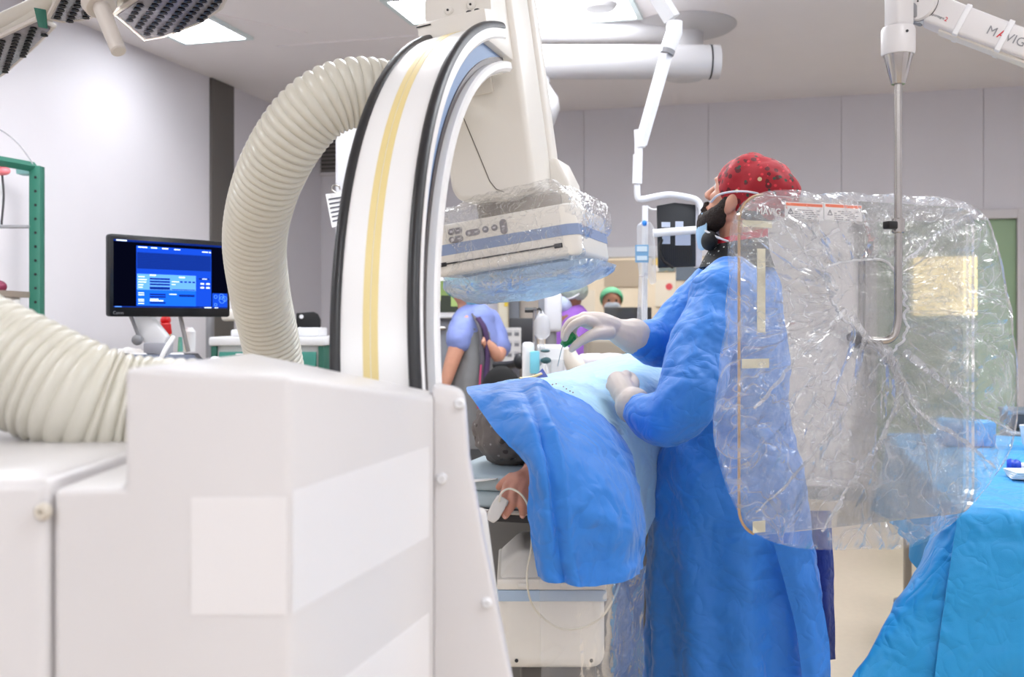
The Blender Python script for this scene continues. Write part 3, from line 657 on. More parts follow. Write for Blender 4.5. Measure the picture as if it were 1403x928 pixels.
rows = [[(690, 523, 3.3), (735, 518, 3.4), (800, 501, 3.5), (850, 487, 3.6), (900, 485, 3.6), (945, 540, 3.5), (960, 640, 3.45)],
        [(700, 523, 2.95), (750, 519, 3.0), (805, 511, 3.05), (850, 500, 3.1), (893, 505, 3.1), (930, 550, 3.05), (940, 650, 3.0)],
        [(712, 522, 2.7), (757, 526, 2.75), (808, 530, 2.8), (850, 535, 2.85), (884, 555, 2.85), (906, 600, 2.85), (912, 680, 2.85)],
        [(738, 522, 2.49), (768, 545, 2.47), (806, 559, 2.52), (848, 594, 2.62), (868, 632, 2.68), (880, 668, 2.72), (888, 730, 2.74)],
        [(735, 545, 2.43), (770, 577, 2.43), (805, 598, 2.46), (838, 640, 2.5), (860, 680, 2.52), (870, 720, 2.52), (876, 770, 2.52)]]
tag(obj('surgical_drape', surf([[P(*q) for q in r] for r in rows], 10, 10, .0022, lambda p, i, j: .008 * crease(Vector(p), 7, 6) + .003 * crease(Vector(p), 20, 3)), ltblue_m, None, 50), 'pale blue drape spread over the patient body beneath the surgeon hands', 'drape')
# blood spots on the pale drape
bl = NB()
for x, y, dd in ((757, 528, 2.62), (762, 527, 2.62), (776, 534, 2.6), (781, 537, 2.6), (785, 539, 2.6), (772, 531, 2.62)): ell(bl, P(x, y - 1, dd - .03), (.0022, .004, .0015))
tag(obj('blood_spot', bl, mat('blood', (110, 20, 30), .3)), 'few dark red blood spots on the pale blue drape', 'blood'); bpy.data.objects['blood_spot']['kind'] = 'stuff'
# operative field
of = thing('operative_field', P(760, 518, 3.1), 'bare skin patch edged with navy and gold at the head of the pale drape', 'skin patch')
b2 = NB(); ell(b2, P(765, 522, 3.12), (.055, .10, .014)); obj('skin', b2, skin_m, of)
b2 = NB(); prism(b2, [(-.035, -.03), (.03, -.02), (.008, .04)], .004, T(*P(740, 517, 3.05)) @ Matrix.Rotation(R(35), 4, 'X'), .001); obj('navy_flap', b2, navy_m, of)
b2 = NB(); tube(b2, [P(712, 520, 3.02), P(728, 518, 3.04), P(742, 513, 3.06)], .006, 8); obj('gold_edge', b2, mat('gold_edge', (214, 190, 140), .5), of)
# clear sheet hanging below the drape
rows = [[P(738, 785, 2.135), P(790, 790, 2.14), P(840, 790, 2.18), P(882, 775, 2.34)], [P(740, 850, 2.14), P(792, 855, 2.15), P(838, 855, 2.2), P(880, 850, 2.37)],
        [P(742, 960, 2.14), P(795, 965, 2.15), P(838, 965, 2.21), P(880, 960, 2.38)], [P(744, 1090, 2.15), P(796, 1095, 2.16), P(838, 1095, 2.22), P(880, 1090, 2.39)]]
tag(obj('plastic_sheet', surf(rows, 14, 14, 0, lambda p, i, j: .008 * crease(Vector(p), 7, 9) + .003 * math.sin(j * 17)), sheet_m, None, 60), 'clear plastic sheet hanging below the deep blue drape', 'plastic sheet')
# dark bag of gear behind that sheet
b2 = NB(); ell(b2, P(838, 860, 2.62), (.06, .06, .13)); b2 = remesh(b2, .008, 1); displace(b2, lambda p: .02 * crease(p, 11, 8))
tag(obj('plastic_bag', b2, film('grey_film', tint=(.6, .6, .62), fac=.1, body=.5, rough=.15, bump=.7, bscale=25), None, 60), 'grey translucent plastic bag bulging behind the clear sheet', 'plastic bag')
MATS['grey_film'].node_tree.nodes['Diffuse BSDF'].inputs[0].default_value = (.25, .25, .26, 1)
# ================================================================== surgeon
sg = thing('person', (.62, 2.86, 0), 'bearded surgeon in blue gown and red patterned cap, looking up left, hands over the patient', 'person')
F = Vector((-.66, .62, .40)).normalized(); U = (Vector((0, 0, 1)) - F * F.z).normalized(); Lf = U.cross(F)
HC0 = P(1022, 266, 2.86); HM = frame(HC0, F, Lf, U)
b = NB()
ell(b, (-.005, 0, .01), (.1, .078, .095), HM); ell(b, (.03, 0, -.06), (.062, .06, .075), HM); ell(b, (.072, 0, -.103), (.022, .024, .02), HM)
for s in (-1, 1):
    tube(b, [HM @ Vector((-.005, .055 * s, -.065)), HM @ Vector((.066, .018 * s, -.108))], [.02, .017], ends=True)      # jaw
    ell(b, (.058, .042 * s, -.035), (.022, .02, .018), HM)                                                              # cheek
    ell(b, (-.012, .079 * s, -.032), (.018, .010, .031), HM @ T(0, 0, 0)); ell(b, (-.004, .079 * s, -.05), (.009, .008, .012), HM)   # ear
    ell(b, (.078, .03 * s, .012), (.014, .022, .008), HM)                                                               # brow
tube(b, [HM @ Vector((.092, 0, -.005)), HM @ Vector((.114, 0, -.042))], [.009, .013], ends=True); ell(b, (.108, 0, -.046), (.013, .019, .010), HM)
ell(b, (.09, 0, -.075), (.012, .026, .009), HM)
tube(b, [HM @ Vector((-.02, 0, -.05)), P(1016, 325, 2.87), P(1016, 385, 2.88)], [.058, .062, .075], ends=True)
loft(b, [(P(1015, 375, 2.87), .07, .1, -.35), (P(1008, 410, 2.86), .10, .19, -.35), (P(1008, 480, 2.86), .11, .19, -.35), (P(1004, 600, 2.86), .12, .18, -.35), (P(1004, 690, 2.86), .12, .18, -.35), (P(1004, 760, 2.86), .11, .17, -.35)])
side = Vector((.34, .94, 0))
for s in (-1, 1):
    h = P(1004, 740, 2.86) + side * .09 * s; tube(b, [h, Vector((h.x, h.y, .48)), Vector((h.x + .02, h.y, .09))], [.085, .058, .04], ends=True)
NA = [P(990, 412, 2.67), P(965, 470, 2.59), P(943, 540, 2.5), P(922, 571, 2.49), P(893, 570, 2.54), P(863, 557, 2.6)]
FA = [P(985, 402, 3.03), P(945, 440, 3.0), P(915, 468, 2.95), P(888, 470, 2.9), P(862, 463, 2.86)]
tube(b, NA, [.05, .05, .045, .043, .038, .028], ends=True); tube(b, FA, [.05, .05, .043, .038, .028], ends=True)
obj('body', remesh(b, .0055, 3), skin_m, sg, 60)
for s in (-1, 1):
    b2 = NB(); ell(b2, (.073, .032 * s, -.006), (.0115, .0125, .0115), HM); e = obj('eye', b2, mat('eye_white', (236, 232, 228), .2), sg)
    b2 = NB(); ell(b2, (.0825, .032 * s, -.005), (.003, .0055, .0055), HM); obj('iris', b2, mat('iris', (50, 36, 26), .2), e)
# beard
b = NB(); ell(b, (.072, 0, -.112), (.042, .046, .040), HM)
for s in (-1, 1): tube(b, [HM @ Vector((.002, .070 * s, -.012)), HM @ Vector((.012, .064 * s, -.062)), HM @ Vector((.045, .045 * s, -.10)), HM @ Vector((.072, .016 * s, -.116))], [.012, .028, .034, .034], ends=True)
tube(b, [HM @ Vector((.098, .026, -.085)), HM @ Vector((.107, 0, -.066)), HM @ Vector((.098, -.026, -.085))], .008, ends=True)
b = remesh(b, .005, 3); displace(b, lambda p: .004 * crease(p, 60, 1)); obj('beard', b, beard_m, sg, 60)
b = NB(); ell(b, (-.045, 0, -.02), (.06, .074, .055), HM); b = remesh(b, .005, 1); displace(b, lambda p: .003 * crease(p, 60, 1)); obj('hair', b, hair_m, sg, 60)
# cap: bulging cloth crown with a band, cut along the ear line
b = NB(); ell(b, (0, 0, 0), (.112, .089, .098), HM @ T(-.018, 0, .02), 40, 28); ell(b, (-.05, 0, .03), (.10, .082, .083), HM, 40, 28)
b = remesh(b, .006, 4); displace(b, lambda p: .006 * crease(p, 14, 2) + .003 * math.sin((HM.inverted() @ p).x * 80))
co = HM @ Vector((.1, 0, .022)); no = (HM.to_3x3() @ Vector((-.42, 0, 1))).normalized() * 1.0
co = HM @ Vector((.02, 0, -.018)); no = (HM.to_3x3() @ Vector((-.55, 0, 1))).normalized(); no = -no
# two cuts: front rising to the brow, back dropping to the nape
la_, lb_ = P(984, 247, 2.86), P(1018, 300, 2.86); pn = (lb_ - la_).cross(Lf).normalized(); pn = pn if pn.x < 0 else -pn
bmesh.ops.bisect_plane(b, geom=b.verts[:] + b.edges[:] + b.faces[:], plane_co=la_, plane_no=pn, clear_outer=True)
bmesh.ops.bisect_plane(b, geom=b.verts[:] + b.edges[:] + b.faces[:], plane_co=HM @ Vector((-.1, 0, -.05)), plane_no=HM.to_3x3() @ Vector((-.12, 0, -1)), clear_outer=True)
cap_m = spots('red_patterned_cloth', (158, 12, 30), [((92, 6, 18), 44, .38, .5), ((206, 40, 56), 70, .3, .35), ((56, 60, 50), 60, .3, .4), ((214, 188, 150), 34, .2, .2)])
cap = obj('surgical_cap', b, cap_m, sg, 60)
# masks, collar, strap
b = NB(); bp = [HM @ Vector((.0, .0845, -.005)), HM @ Vector((-.01, .088, .012)), HM @ Vector((-.05, .086, .02)), HM @ Vector((-.09, .07, .02))]
tube(b, [P(974, 277, 2.80), P(983, 268, 2.775), P(998, 263.5, 2.757), P(1020, 262.5, 2.75), P(1042, 266, 2.753), P(1062, 273, 2.765)], .0042, 8, flat=.6); obj('mask_strap', b, wplast_m, sg)
b = surf([[P(960, 296, 2.95), P(964, 292, 2.90), P(969, 300, 2.86)], [P(955, 318, 2.94), P(960, 318, 2.89), P(969, 322, 2.85)], [P(958, 340, 2.94), P(963, 343, 2.90), P(972, 338, 2.86)]], 6, 6, .003)
obj('mask', b, mat('mask_blue', (160, 196, 226), .7), sg)
b = NB(); ell(b, P(972, 330, 2.84), (.022, .05, .028), None); b = remesh(b, .004, 2); obj('face_shield_pad', b, mat('black_cloth', (22, 22, 24), .8, bump=.2, bscale=200), sg)
b = NB(); tube(b, [P(966, 316, 2.82), P(980, 324, 2.80), P(998, 331, 2.80)], .003, 8); obj('mask_strap', b, wplast_m, sg)
def ringcloth(rings, k=40, th=.006):
    A = []
    for c, a, bb, tilt in rings:
        A.append([list(c + Vector((a * math.cos(t), bb * math.sin(t), tilt * math.cos(t)))) for t in [2 * math.pi * i / k for i in range(k + 1)]])
    A = np.array(A); A = np.stack([cat(A[:, j], 6) for j in range(A.shape[1])], 1)
    gu = np.gradient(A, axis=1); gv = np.gradient(A, axis=0); nn = np.cross(gu, gv); nn /= np.linalg.norm(nn, axis=2, keepdims=True) + 1e-9
    return grid_bm(A, nn, th)
b = ringcloth([(P(1013, 332, 2.86), .072, .08, .012), (P(1010, 350, 2.86), .083, .092, .004), (P(1009, 368, 2.86), .098, .115, 0)])
obj('collar', b, spots('polka_dot_cloth', (20, 20, 22), [((216, 222, 216), 85, .2, .75)]), sg, 60)
b = ringcloth([(P(1017, 322, 2.865), .064, .069, .016), (P(1015, 332, 2.86), .067, .074, .016), (P(1013, 345, 2.86), .07, .077, .01)]); obj('scrub_collar', b, mat('red_cloth', (196, 24, 48), .7), sg, 60)
# gown
b = NB(); A = -.35
loft(b, [(P(1014, 362, 2.87), .085, .10, A), (P(1012, 378, 2.87), .105, .15, A), (P(1008, 400, 2.865), .125, .20, A), (P(1006, 440, 2.86), .14, .22, A), (P(1006, 500, 2.86), .148, .22, A), (P(1003, 570, 2.86), .16, .22, A), (P(998, 640, 2.86), .205, .23, A),
         (P(1000, 720, 2.86), .222, .24, A), (P(1003, 800, 2.86), .232, .25, A), (P(1008, 928, 2.86), .245, .26, A), (Vector((.63, 2.86, .2)), .26, .28, A)], 40)
tube(b, NA, [.085, .083, .08, .074, .062, .034], ends=True, seg=20); tube(b, FA, [.10, .09, .074, .060, .041], ends=True, seg=20)
tube(b, [P(1000, 395, 2.75), P(990, 412, 2.67)], [.09, .095], ends=True); tube(b, [P(995, 385, 2.98), P(985, 402, 3.03)], [.09, .10], ends=True)
b = remesh(b, .0075, 5)
def gown_fn(p):
    e = .014 * crease(p, 5.5, .7) + .005 * crease(p, 14, 3.1)
    if p.z < 1.05: e += .011 * math.sin(11 * math.atan2(p.y - 2.86, p.x - .62) + 2 * p.z) * min(1, (1.05 - p.z) * 2)
    return e
displace(b, gown_fn); gown = obj('gown', b, blue_m, sg, 60)
# elbow and sleeve fold lines, gown flaps at the back
rows = [[P(1060, 745, 2.60), P(1085, 745, 2.59), P(1108, 746, 2.61)], [P(1078, 810, 2.585), P(1100, 812, 2.575), P(1122, 815, 2.60)], [P(1092, 870, 2.575), P(1113, 873, 2.565), P(1134, 876, 2.59)], [P(1100, 940, 2.57), P(1120, 942, 2.56), P(1138, 944, 2.585)], [P(1105, 1010, 2.57), P(1124, 1012, 2.56), P(1142, 1014, 2.585)]]
obj('gown_flap', surf(rows, 8, 8, .003, lambda p, i, j: .006 * crease(Vector(p), 9, 2)), blue_m, sg, 50)
rows = [[P(1095, 700, 2.95), P(1125, 700, 2.93), P(1136, 700, 2.96)], [P(1100, 800, 2.95), P(1128, 800, 2.92), P(1141, 800, 2.95)], [P(1105, 900, 2.95), P(1130, 904, 2.92), P(1142, 903, 2.95)]]
obj('scrub_tail', surf(rows, 8, 8, .004, lambda p, i, j: .006 * crease(Vector(p), 9, 5)), navy_m, sg, 50)
for s in (-1, 1):
    h = P(1004, 740, 2.86) + side * .09 * s
    b = NB(); tube(b, [Vector((h.x, h.y, .5)), Vector((h.x + .01, h.y, .3)), Vector((h.x + .02, h.y, .1))], [.085, .08, .075]); obj('trouser_leg', b, navy_m, sg)
    b = NB(); ell(b, Vector((h.x - .05, h.y + .02, .045)), (.14, .055, .045)); obj('shoe', b, wplast_m, sg)
# gloves: right hand (far) pinching the green handle
def chain(b, pts, rr): tube(b, pts, rr, 12, 6, ends=True)
b = NB()
chain(b, [P(868, 461, 2.865), P(854, 457, 2.85), P(840, 451, 2.84)], [.051, .042, .032])
tube(b, [P(842, 450, 2.84), P(822, 443, 2.81), P(801, 438, 2.79)], [.031, .031, .022], 14, 6, ends=True)
for k, (x, y, dd) in enumerate(((802, 438, 2.765), (799, 435, 2.785), (799, 435, 2.805), (803, 438, 2.825))):
    chain(b, [P(838, 449, 2.82 + .01 * k), P(x, y, dd)], [.02, .0125])
chain(b, [P(802, 438, 2.765), P(787, 444, 2.755), P(778, 454, 2.755), P(774, 464, 2.757)], [.0125, .0115, .0105, .009])
chain(b, [P(799, 435, 2.785), P(782, 441, 2.785), P(774, 452, 2.782), P(772, 463, 2.777)], [.0125, .0115, .0105, .0088])
chain(b, [P(799, 435, 2.805), P(783, 443, 2.812), P(778, 455, 2.812), P(781, 464, 2.805)], [.0122, .011, .010, .0085])
chain(b, [P(803, 438, 2.825), P(789, 447, 2.838), P(786, 457, 2.838), P(790, 464, 2.83)], [.011, .0098, .009, .0078])
chain(b, [P(834, 456, 2.80), P(815, 458, 2.765), P(800, 465, 2.75), P(789, 473, 2.748), P(783, 479, 2.75)], [.02, .017, .0135, .0115, .009])
obj('glove', remesh(b, .0034, 2), glove_m, sg, 60)
# left hand (near), loosely closed on the drape
b = NB()
chain(b, [P(868, 556, 2.595), P(862, 549, 2.605), P(855, 541, 2.62)], [.048, .038, .03])
tube(b, [P(860, 547, 2.605), P(852, 533, 2.645), P(846, 523, 2.675)], [.031, .034, .028], 14, 6, ends=True)
for k, (x, y, dd) in enumerate(((858, 513, 2.68), (850, 516, 2.672), (842, 522, 2.668), (836, 529, 2.665))):
    chain(b, [P(856, 540, 2.62), P(x, y, dd)], [.02, .0125]); 
    chain(b, [P(x, y, dd), P(x + 2, y + 1, dd + .032), P(x + 9, y + 6, dd + .045), P(x + 14, y + 10, dd + .03)], [.0125, .0112, .0102, .0088])
chain(b, [P(864, 541, 2.62), P(869, 526, 2.66), P(866, 517, 2.70), P(861, 513, 2.725)], [.018, .0145, .012, .0095])
obj('glove', remesh(b, .0034, 2), glove_m, sg, 60)
# green handle and wire in the right hand
gh = thing('torque_device', P(776, 468, 2.765), 'small green handle with a fine wire pinched in the gloved right hand', 'instrument')
ga, gb = P(786, 459, 2.78), P(771, 473, 2.765); b = NB()
M = T(*ga) @ (gb - ga).to_track_quat('Z', 'Y').to_matrix().to_4x4(); LL = (gb - ga).length
lathe(b, [(0, 0), (.010, 0), (.0145, .006), (.013, .012), (.0155, .018), (.0125, LL * .7), (.009, LL), (0, LL)], M, 14); obj('grip', b, mat('green_plastic', (16, 120, 62), .4), gh, 25)
b = NB(); tube(b, [gb, P(768, 484, 2.77), P(764, 502, 2.8)], .0012, 6); obj('wire', b, steel_m, gh)
# ================================================================== hanging lead shield
e1 = Vector((.907, .421, 0)).normalized(); SM = frame((.4665, 2.1, 0), e1, (-e1.y, e1.x, 0), (0, 0, 1))
def sp(px, py):
    k = (px - 701.5) / FPX; s = (2.1 * k - .4665) / (e1.x - e1.y * k); d = 2.1 + e1.y * s
    return s, CAMZ - (py - 440) * d / FPX
def sl(x, y, z): return SM @ Vector((x, y, z))
ls = thing('lead_shield', sl(.35, 0, .88), 'hanging clear radiation shield on a steel rod and white ceiling arm', 'radiation shield')
def rrect(x0, x1, z0, z1, r, n=8):
    o = []
    for cx, cz, a in ((x1 - r, z1 - r, 0), (x0 + r, z1 - r, 90), (x0 + r, z0 + r, 180), (x1 - r, z0 + r, 270)):
        for k in range(n + 1): t = R(a + 90 * k / n); o.append((cx + r * math.cos(t), cz + r * math.sin(t)))
    return o
FR = frame((0, 0, 0), (1, 0, 0), (0, 0, 1), (0, -1, 0))
b = NB(); pr = rrect(0, .68, .885, 1.592, .06); prism(b, pr, .008, SM @ T(0, .004, 0) @ FR); pan = obj('shield_panel', b, acryl_m, ls, 30)
b = NB(); q = [sl(x, 0, z) for x, z in pr]; q = q[9:25]; sweep(b, q, .0032, 6); obj('edge_strip', b, mat('tan_edge', (190, 158, 124), .4), pan)
def splate(x0, y0, x1, y1, m, name='tape', off=.0075, th=.0012, parent=pan):
    a, za = sp(x0, y0); c, zc = sp(x1, y1); b = NB(); boxb(b, a, c, -off - th, -off, zc, za, SM); return obj(name, b, m, parent, 0)
splate(1014, 302, 1054, 313, tape_m); splate(1034, 341, 1045, 456, tape_m); splate(1013, 492, 1050, 504, tape_m); splate(1028, 714, 1045, 728, tape_m)
b = NB(); a, z = sp(1033, 294); text_bm(b, 'MAVIG', .021, SM @ T(a, -.0078, z) @ Matrix.Rotation(R(90), 4, 'X')); obj('maker_lettering', b, mat('lettering_white', (240, 238, 236), .5), pan, 0)
lab_w = mat('label_white', (240, 238, 238), .5); lab_o = mat('label_orange', (246, 112, 60), .5); ink = mat('label_ink', (70, 70, 84), .6)
for (x0, x1, y0, y1) in ((1072, 1124, 277, 302), (1126, 1177, 279, 304)):
    wl_ = splate(x0, y0, x1, y1, lab_w, 'warning_label'); splate(x0 + 1, y0 + 1, x1 - 1, y0 + 8, lab_o, 'label_band', .0087, .0004, wl_)
    b = NB(); a, z = sp(x0 + 4, y1 - 9); tr = .0065
    for p0, p1 in (((a, z), (a + 2 * tr, z)), ((a + 2 * tr, z), (a + tr, z + 1.7 * tr)), ((a + tr, z + 1.7 * tr), (a, z))): sweep(b, [sl(p0[0], -.0089, p0[1]), sl(p1[0], -.0089, p1[1])], .0007, 5)
    boxb(b, a + tr - .0006, a + tr + .0006, -.0093, -.0088, z + .003, z + .0075, SM); obj('warning_triangle', b, ink, wl_, 0)
    b = NB()
    for k in range(5):
        c0, z0 = sp(x0 + 13, y0 + 11 + 2.7 * k); c1, _ = sp(x1 - 4 - (12 if k == 4 else 3 * (k % 2)), y0); n = 7
        for j in range(n):
            if (j * 7 + k * 3) % 5 == 0: continue
            boxb(b, c0 + (c1 - c0) * j / n, c0 + (c1 - c0) * (j + .8) / n, -.0091, -.0088, z0 - .0006, z0 + .0006, SM)
    obj('small_print', b, ink, wl_, 0)
# rod, clamp, cone, sleeve, joint and arm
rs, _ = sp(1207, 300); ry = -.05
_, zb = sp(1207, 455); _, zt = sp(1207, 118)
cs, cz = sp(1172, 466)
b = NB(); tube(b, [sl(rs, ry, zt + .05), sl(rs, ry, zt - .2), sl(rs, ry, zb + .1), sl(rs - .002, ry, zb + .02), sl(rs - .018, ry + .008, zb - .016), sl(cs + .01, -.012, cz)], .0085, 16, 10); obj('rod', b, steel_m, ls, 60)
b = NB(); lathe(b, [(0, 0), (.018, 0), (.018, .012), (.012, .02), (0, .02)], SM @ T(cs, -.006, cz) @ Matrix.Rotation(R(90), 4, 'X'), 20); lathe(b, [(0, 0), (.009, 0), (.009, .006), (0, .006)], SM @ T(cs - .022, -.006, cz + .006) @ Matrix.Rotation(R(90), 4, 'X'), 16); obj('panel_fixing', b, grey_m, ls)
_, zc = sp(1207, 312); b = NB(); cyl(b, sl(rs, ry, zc - .016), sl(rs, ry, zc + .016), .0135, b=.002); obj('collar', b, steel_m, ls)
b = NB(); boxb(b, rs - .034, rs - .01, ry - .01, ry + .012, zc - .008, zc + .009, SM, .003); obj('clamp_knob', b, black_m, ls)
z122, z84, z48 = sp(1207, 122)[1], sp(1207, 82)[1], sp(1207, 46)[1]
b = NB(); lathe(b, [(0, z122), (.0145, z122), (.016, z122 + .004), (.031, z84), (0, z84)], T(sl(rs, ry, 0).x, sl(rs, ry, 0).y, 0), 32); obj('cone', b, chrome_m, ls)
b = NB(); lathe(b, [(0, z84 - .002), (.034, z84 - .002), (.0355, z84 + .004), (.0355, z48 - .006), (.033, z48), (0, z48)], T(sl(rs, ry, 0).x, sl(rs, ry, 0).y, 0), 32); slv = obj('sleeve', b, white_m, ls)
b = NB(); lathe(b, [(0, 0), (.003, 0), (.003, .002), (0, .002)], T(*(sl(rs - .01, ry - .0345, (z84 + z48) / 2 + .012))) @ Matrix.Rotation(R(90), 4, 'X'), 10); obj('screw', b, dark_m, slv)
b = NB(); boxb(b, rs - .022, rs + .027, ry - .022, ry + .022, z48, z48 + .14, SM, .008, 3); obj('joint_block', b, white_m, ls)
jc = sl(rs + .055, ry - .01, sp(1242, 20)[1]); A0 = jc; A1 = P(1475, 88, 2.12); ad = (A1 - A0).normalized(); ay = Vector((0, 0, 1)).cross(ad).normalized(); az = ad.cross(ay); AM = frame(A0, ad, ay, az)
DA = Vector((-.74, -.67, 0)).normalized(); DM = frame(jc + Vector((0, -.012, .002)), DA.cross(Vector((0, 0, 1))), (0, 0, 1), DA)
b = NB(); lathe(b, [(0, -.03), (.038, -.03), (.041, -.026), (.041, .018), (.038, .022), (0, .022)], DM, 36); jd = obj('joint_disc', b, white_m, ls)
b = NB(); lathe(b, [(.0375, 0), (.0415, 0), (.0415, .002), (.0375, .002)], DM @ T(0, 0, .012), 36); obj('disc_seam', b, dark_m, jd)
b = NB(); lathe(b, [(0, 0), (.002, 0), (.002, .001), (0, .001)], DM @ T(0, 0, .022), 10); obj('disc_hole', b, dark_m, jd)
b = NB(); boxb(b, -.03, .02, -.03, .03, -.035, -.005, AM, .005); obj('joint_pin', b, grey_m, ls)
AL = (A1 - A0).length
b = NB(); prism(b, [(.02, -.034), (.10, -.036), (AL, -.031), (AL, .024), (.10, .027), (.03, .029)], .066, AM @ T(0, .033, 0) @ FR, .008, 3); arm = obj('spring_arm', b, white_m, ls)
for t in (.095, .187): b = NB(); boxb(b, t - .006, t + .006, -.0355, .0355, -.0385, .0295, AM, .002); obj('tie_band', b, wplast_m, arm)
TM2 = AM @ T(0, -.0338, 0) @ Matrix.Rotation(R(90), 4, 'X')
b = NB(); text_bm(b, 'M', .026, TM2 @ T(.150, -.014, 0), mi=0); text_bm(b, 'A', .026, TM2 @ T(.1725, -.014, 0), mi=1); text_bm(b, 'VIG', .026, TM2 @ T(.1895, -.014, 0), mi=0)
obj('lettering', b, [grey_m, mat('print_red', (214, 40, 52), .5)], arm, 0); b = NB(); text_bm(b, '2', .013, TM2 @ T(.062, -.02, 0), mi=1); text_bm(b, 'portegra', .0075, TM2 @ T(.035, -.018, 0), mi=0); obj('small_lettering', b, [grey_m, MATS['print_red']], arm, 0)
b = NB(); boxb(b, .06, AL - .05, -.02, .02, -.040, -.033, AM, .002); obj('cable_cover', b, beige_m, arm)
b = NB(); cyl(b, (A1.x, A1.y, A1.z - .05), (A1.x, A1.y, HC), .05); obj('ceiling_post', b, white_m, ls)
b = NB(); cyl(b, (A1.x, A1.y, HC - .04), (A1.x, A1.y, HC), .14, b=.01); obj('ceiling_plate', b, white_m, ls)

# clear cover over the shield, torn open round the rod
outer = [(1006, 300), (1022, 275), (1050, 262), (1120, 267), (1190, 268), (1250, 270), (1300, 273), (1332, 282), (1352, 300), (1366, 345), (1376, 400), (1386, 460), (1393, 520), (1392, 575), (1382, 615), (1360, 655), (1330, 690), (1295, 722), (1262, 744), (1230, 752), (1180, 751), (1130, 753), (1085, 750), (1045, 738), (1022, 716), (1003, 680), (990, 640), (981, 605), (980, 575), (988, 520), (998, 450), (1003, 380)]
hole = [(1125, 367), (1140, 363), (1160, 359), (1185, 356), (1205, 357), (1218, 366), (1228, 390), (1233, 420), (1232, 455), (1222, 481), (1206, 479), (1190, 470), (1176, 457), (1160, 444), (1145, 428), (1134, 405), (1128, 385)]
cx, cy = 1182, 418
def byangle(poly, n):
    a = np.array([math.atan2(y - cy, x - cx) for x, y in poly]); r = np.array([math.hypot(x - cx, y - cy) for x, y in poly]); i = np.argsort(a); a, r = a[i], r[i]
    A = np.concatenate([a - 2 * math.pi, a, a + 2 * math.pi]); Q = np.concatenate([r, r, r]); t = np.linspace(-math.pi, math.pi, n, endpoint=False)
    v = np.interp(t, A, Q); v = (np.roll(v, 1) + 2 * v + np.roll(v, -1)) / 4
    return t, v
NA_ = 260
t_, ro = byangle(outer, NA_); _, rh = byangle(hole, NA_)
def cover(front=True, rows=46):
    b = NB(); V = []
    for i in range(rows + 1):
        w = i / rows; r_ = []
        for j in range(NA_):
            a = t_[j]; jag = 1 + (.05 * noise.noise(Vector((a * 5, 0, 3))) if front else 0)
            r0 = rh[j] * jag if front else 3; r = r0 + (ro[j] - r0) * w
            x, y = cx + r * math.cos(a), cy + r * math.sin(a); s, z = sp(x, y)
            bulge = math.sin(math.pi * min(1, w * 1.02)) ** .7
            ca_, sa_ = math.cos(a), math.sin(a)
            radial = noise.noise(Vector((ca_ * 5.5, sa_ * 5.5, w * 1.3))) + .6 * abs(noise.noise(Vector((ca_ * 13, sa_ * 13, w * 2.2 + 4)))) * 1.6
            iso = crease(Vector((s, 0, z)), 8, 2 if front else 5)
            amp = (.012 * (1 - w) ** .5 + .008) * min(1, (1 - w) * 8) * min(1, w * 10 + .35)
            dpt = .012 + .022 * bulge + amp * radial * 2.1 + (.020 * iso + .008 * crease(Vector((s, 3, z)), 24, 1)) * min(1, (1 - w) * 7)
            if not front: dpt = .010 + (dpt - .010) * min(1, w * 2.2) ** 1.5
            if i == rows: dpt = 0
            r_.append(b.verts.new(sl(s, -max(dpt, .0075 if 0 < s < .68 else -.02) if front else max(dpt, .0075), z)))
        V.append(r_)
    for p, q in zip(V, V[1:]):
        for j in range(NA_): b.faces.new((p[j], p[(j + 1) % NA_], q[(j + 1) % NA_], q[j]))
    edge = [v.co.copy() for v in V[0]]
    return b, edge
b, edge = cover(True); pc = obj('shield_cover', b, film_m, None, 80); tag(pc, 'wrinkled clear plastic bag over the radiation shield, torn open at its rod', 'plastic cover')
b = NB(); sweep(b, edge + edge[:1], .003, 7, False); obj('torn_hem', b, film('hem_film', fac=.1, body=.7, rough=.2), pc, 60)
b, _ = cover(False, 30); obj('back_sheet', b, film_m, pc, 80)

pleat_m = film('pleat_film', fac=.0, body=.26, rough=.1, bump=.6, bscale=18, edge=.5, crs=.2)
for n_, (path, r0, r1) in enumerate((([(1130, 395), (1112, 372), (1085, 345), (1060, 310), (1042, 288)], .010, .003), ([(1150, 432), (1168, 460), (1200, 492), (1222, 540), (1248, 600), (1262, 660)], .016, .004),
        ([(1186, 470), (1205, 500), (1212, 545), (1190, 600), (1150, 660), (1112, 726)], .018, .005), ([(1222, 482), (1250, 505), (1290, 535), (1330, 566), (1378, 592)], .013, .003),
        ([(1215, 366), (1240, 345), (1275, 318), (1318, 290)], .008, .003), ([(1142, 425), (1120, 448), (1092, 470), (1068, 500), (1020, 560)], .010, .003),
        ([(1200, 478), (1240, 560), (1300, 600), (1350, 640)], .012, .004), ([(1170, 455), (1140, 560), (1080, 640), (1022, 700)], .008, .003))):
    q = cat([(*sp(x, y), 0) for x, y in path], 10); m_ = len(q); pts = []; rr = []
    for i, (s_, z_, _) in enumerate(q):
        w_ = i / (m_ - 1); k1 = noise.noise(Vector((s_ * 40, z_ * 40, n_))); k2 = noise.noise(Vector((s_ * 70, n_, z_ * 70)))
        pts.append(sl(s_ + .006 * k1, -.040 + .012 * abs(w_ - .3) + .004 * k2, z_ + .006 * k2)); rr.append((r0 + (r1 - r0) * w_) * (.75 + .6 * k1))
    b = NB(); sweep(b, pts, rr, 9, True, .5, e1.cross(Vector((0, 0, 1)))); obj('pleat', b, pleat_m, pc, 60)
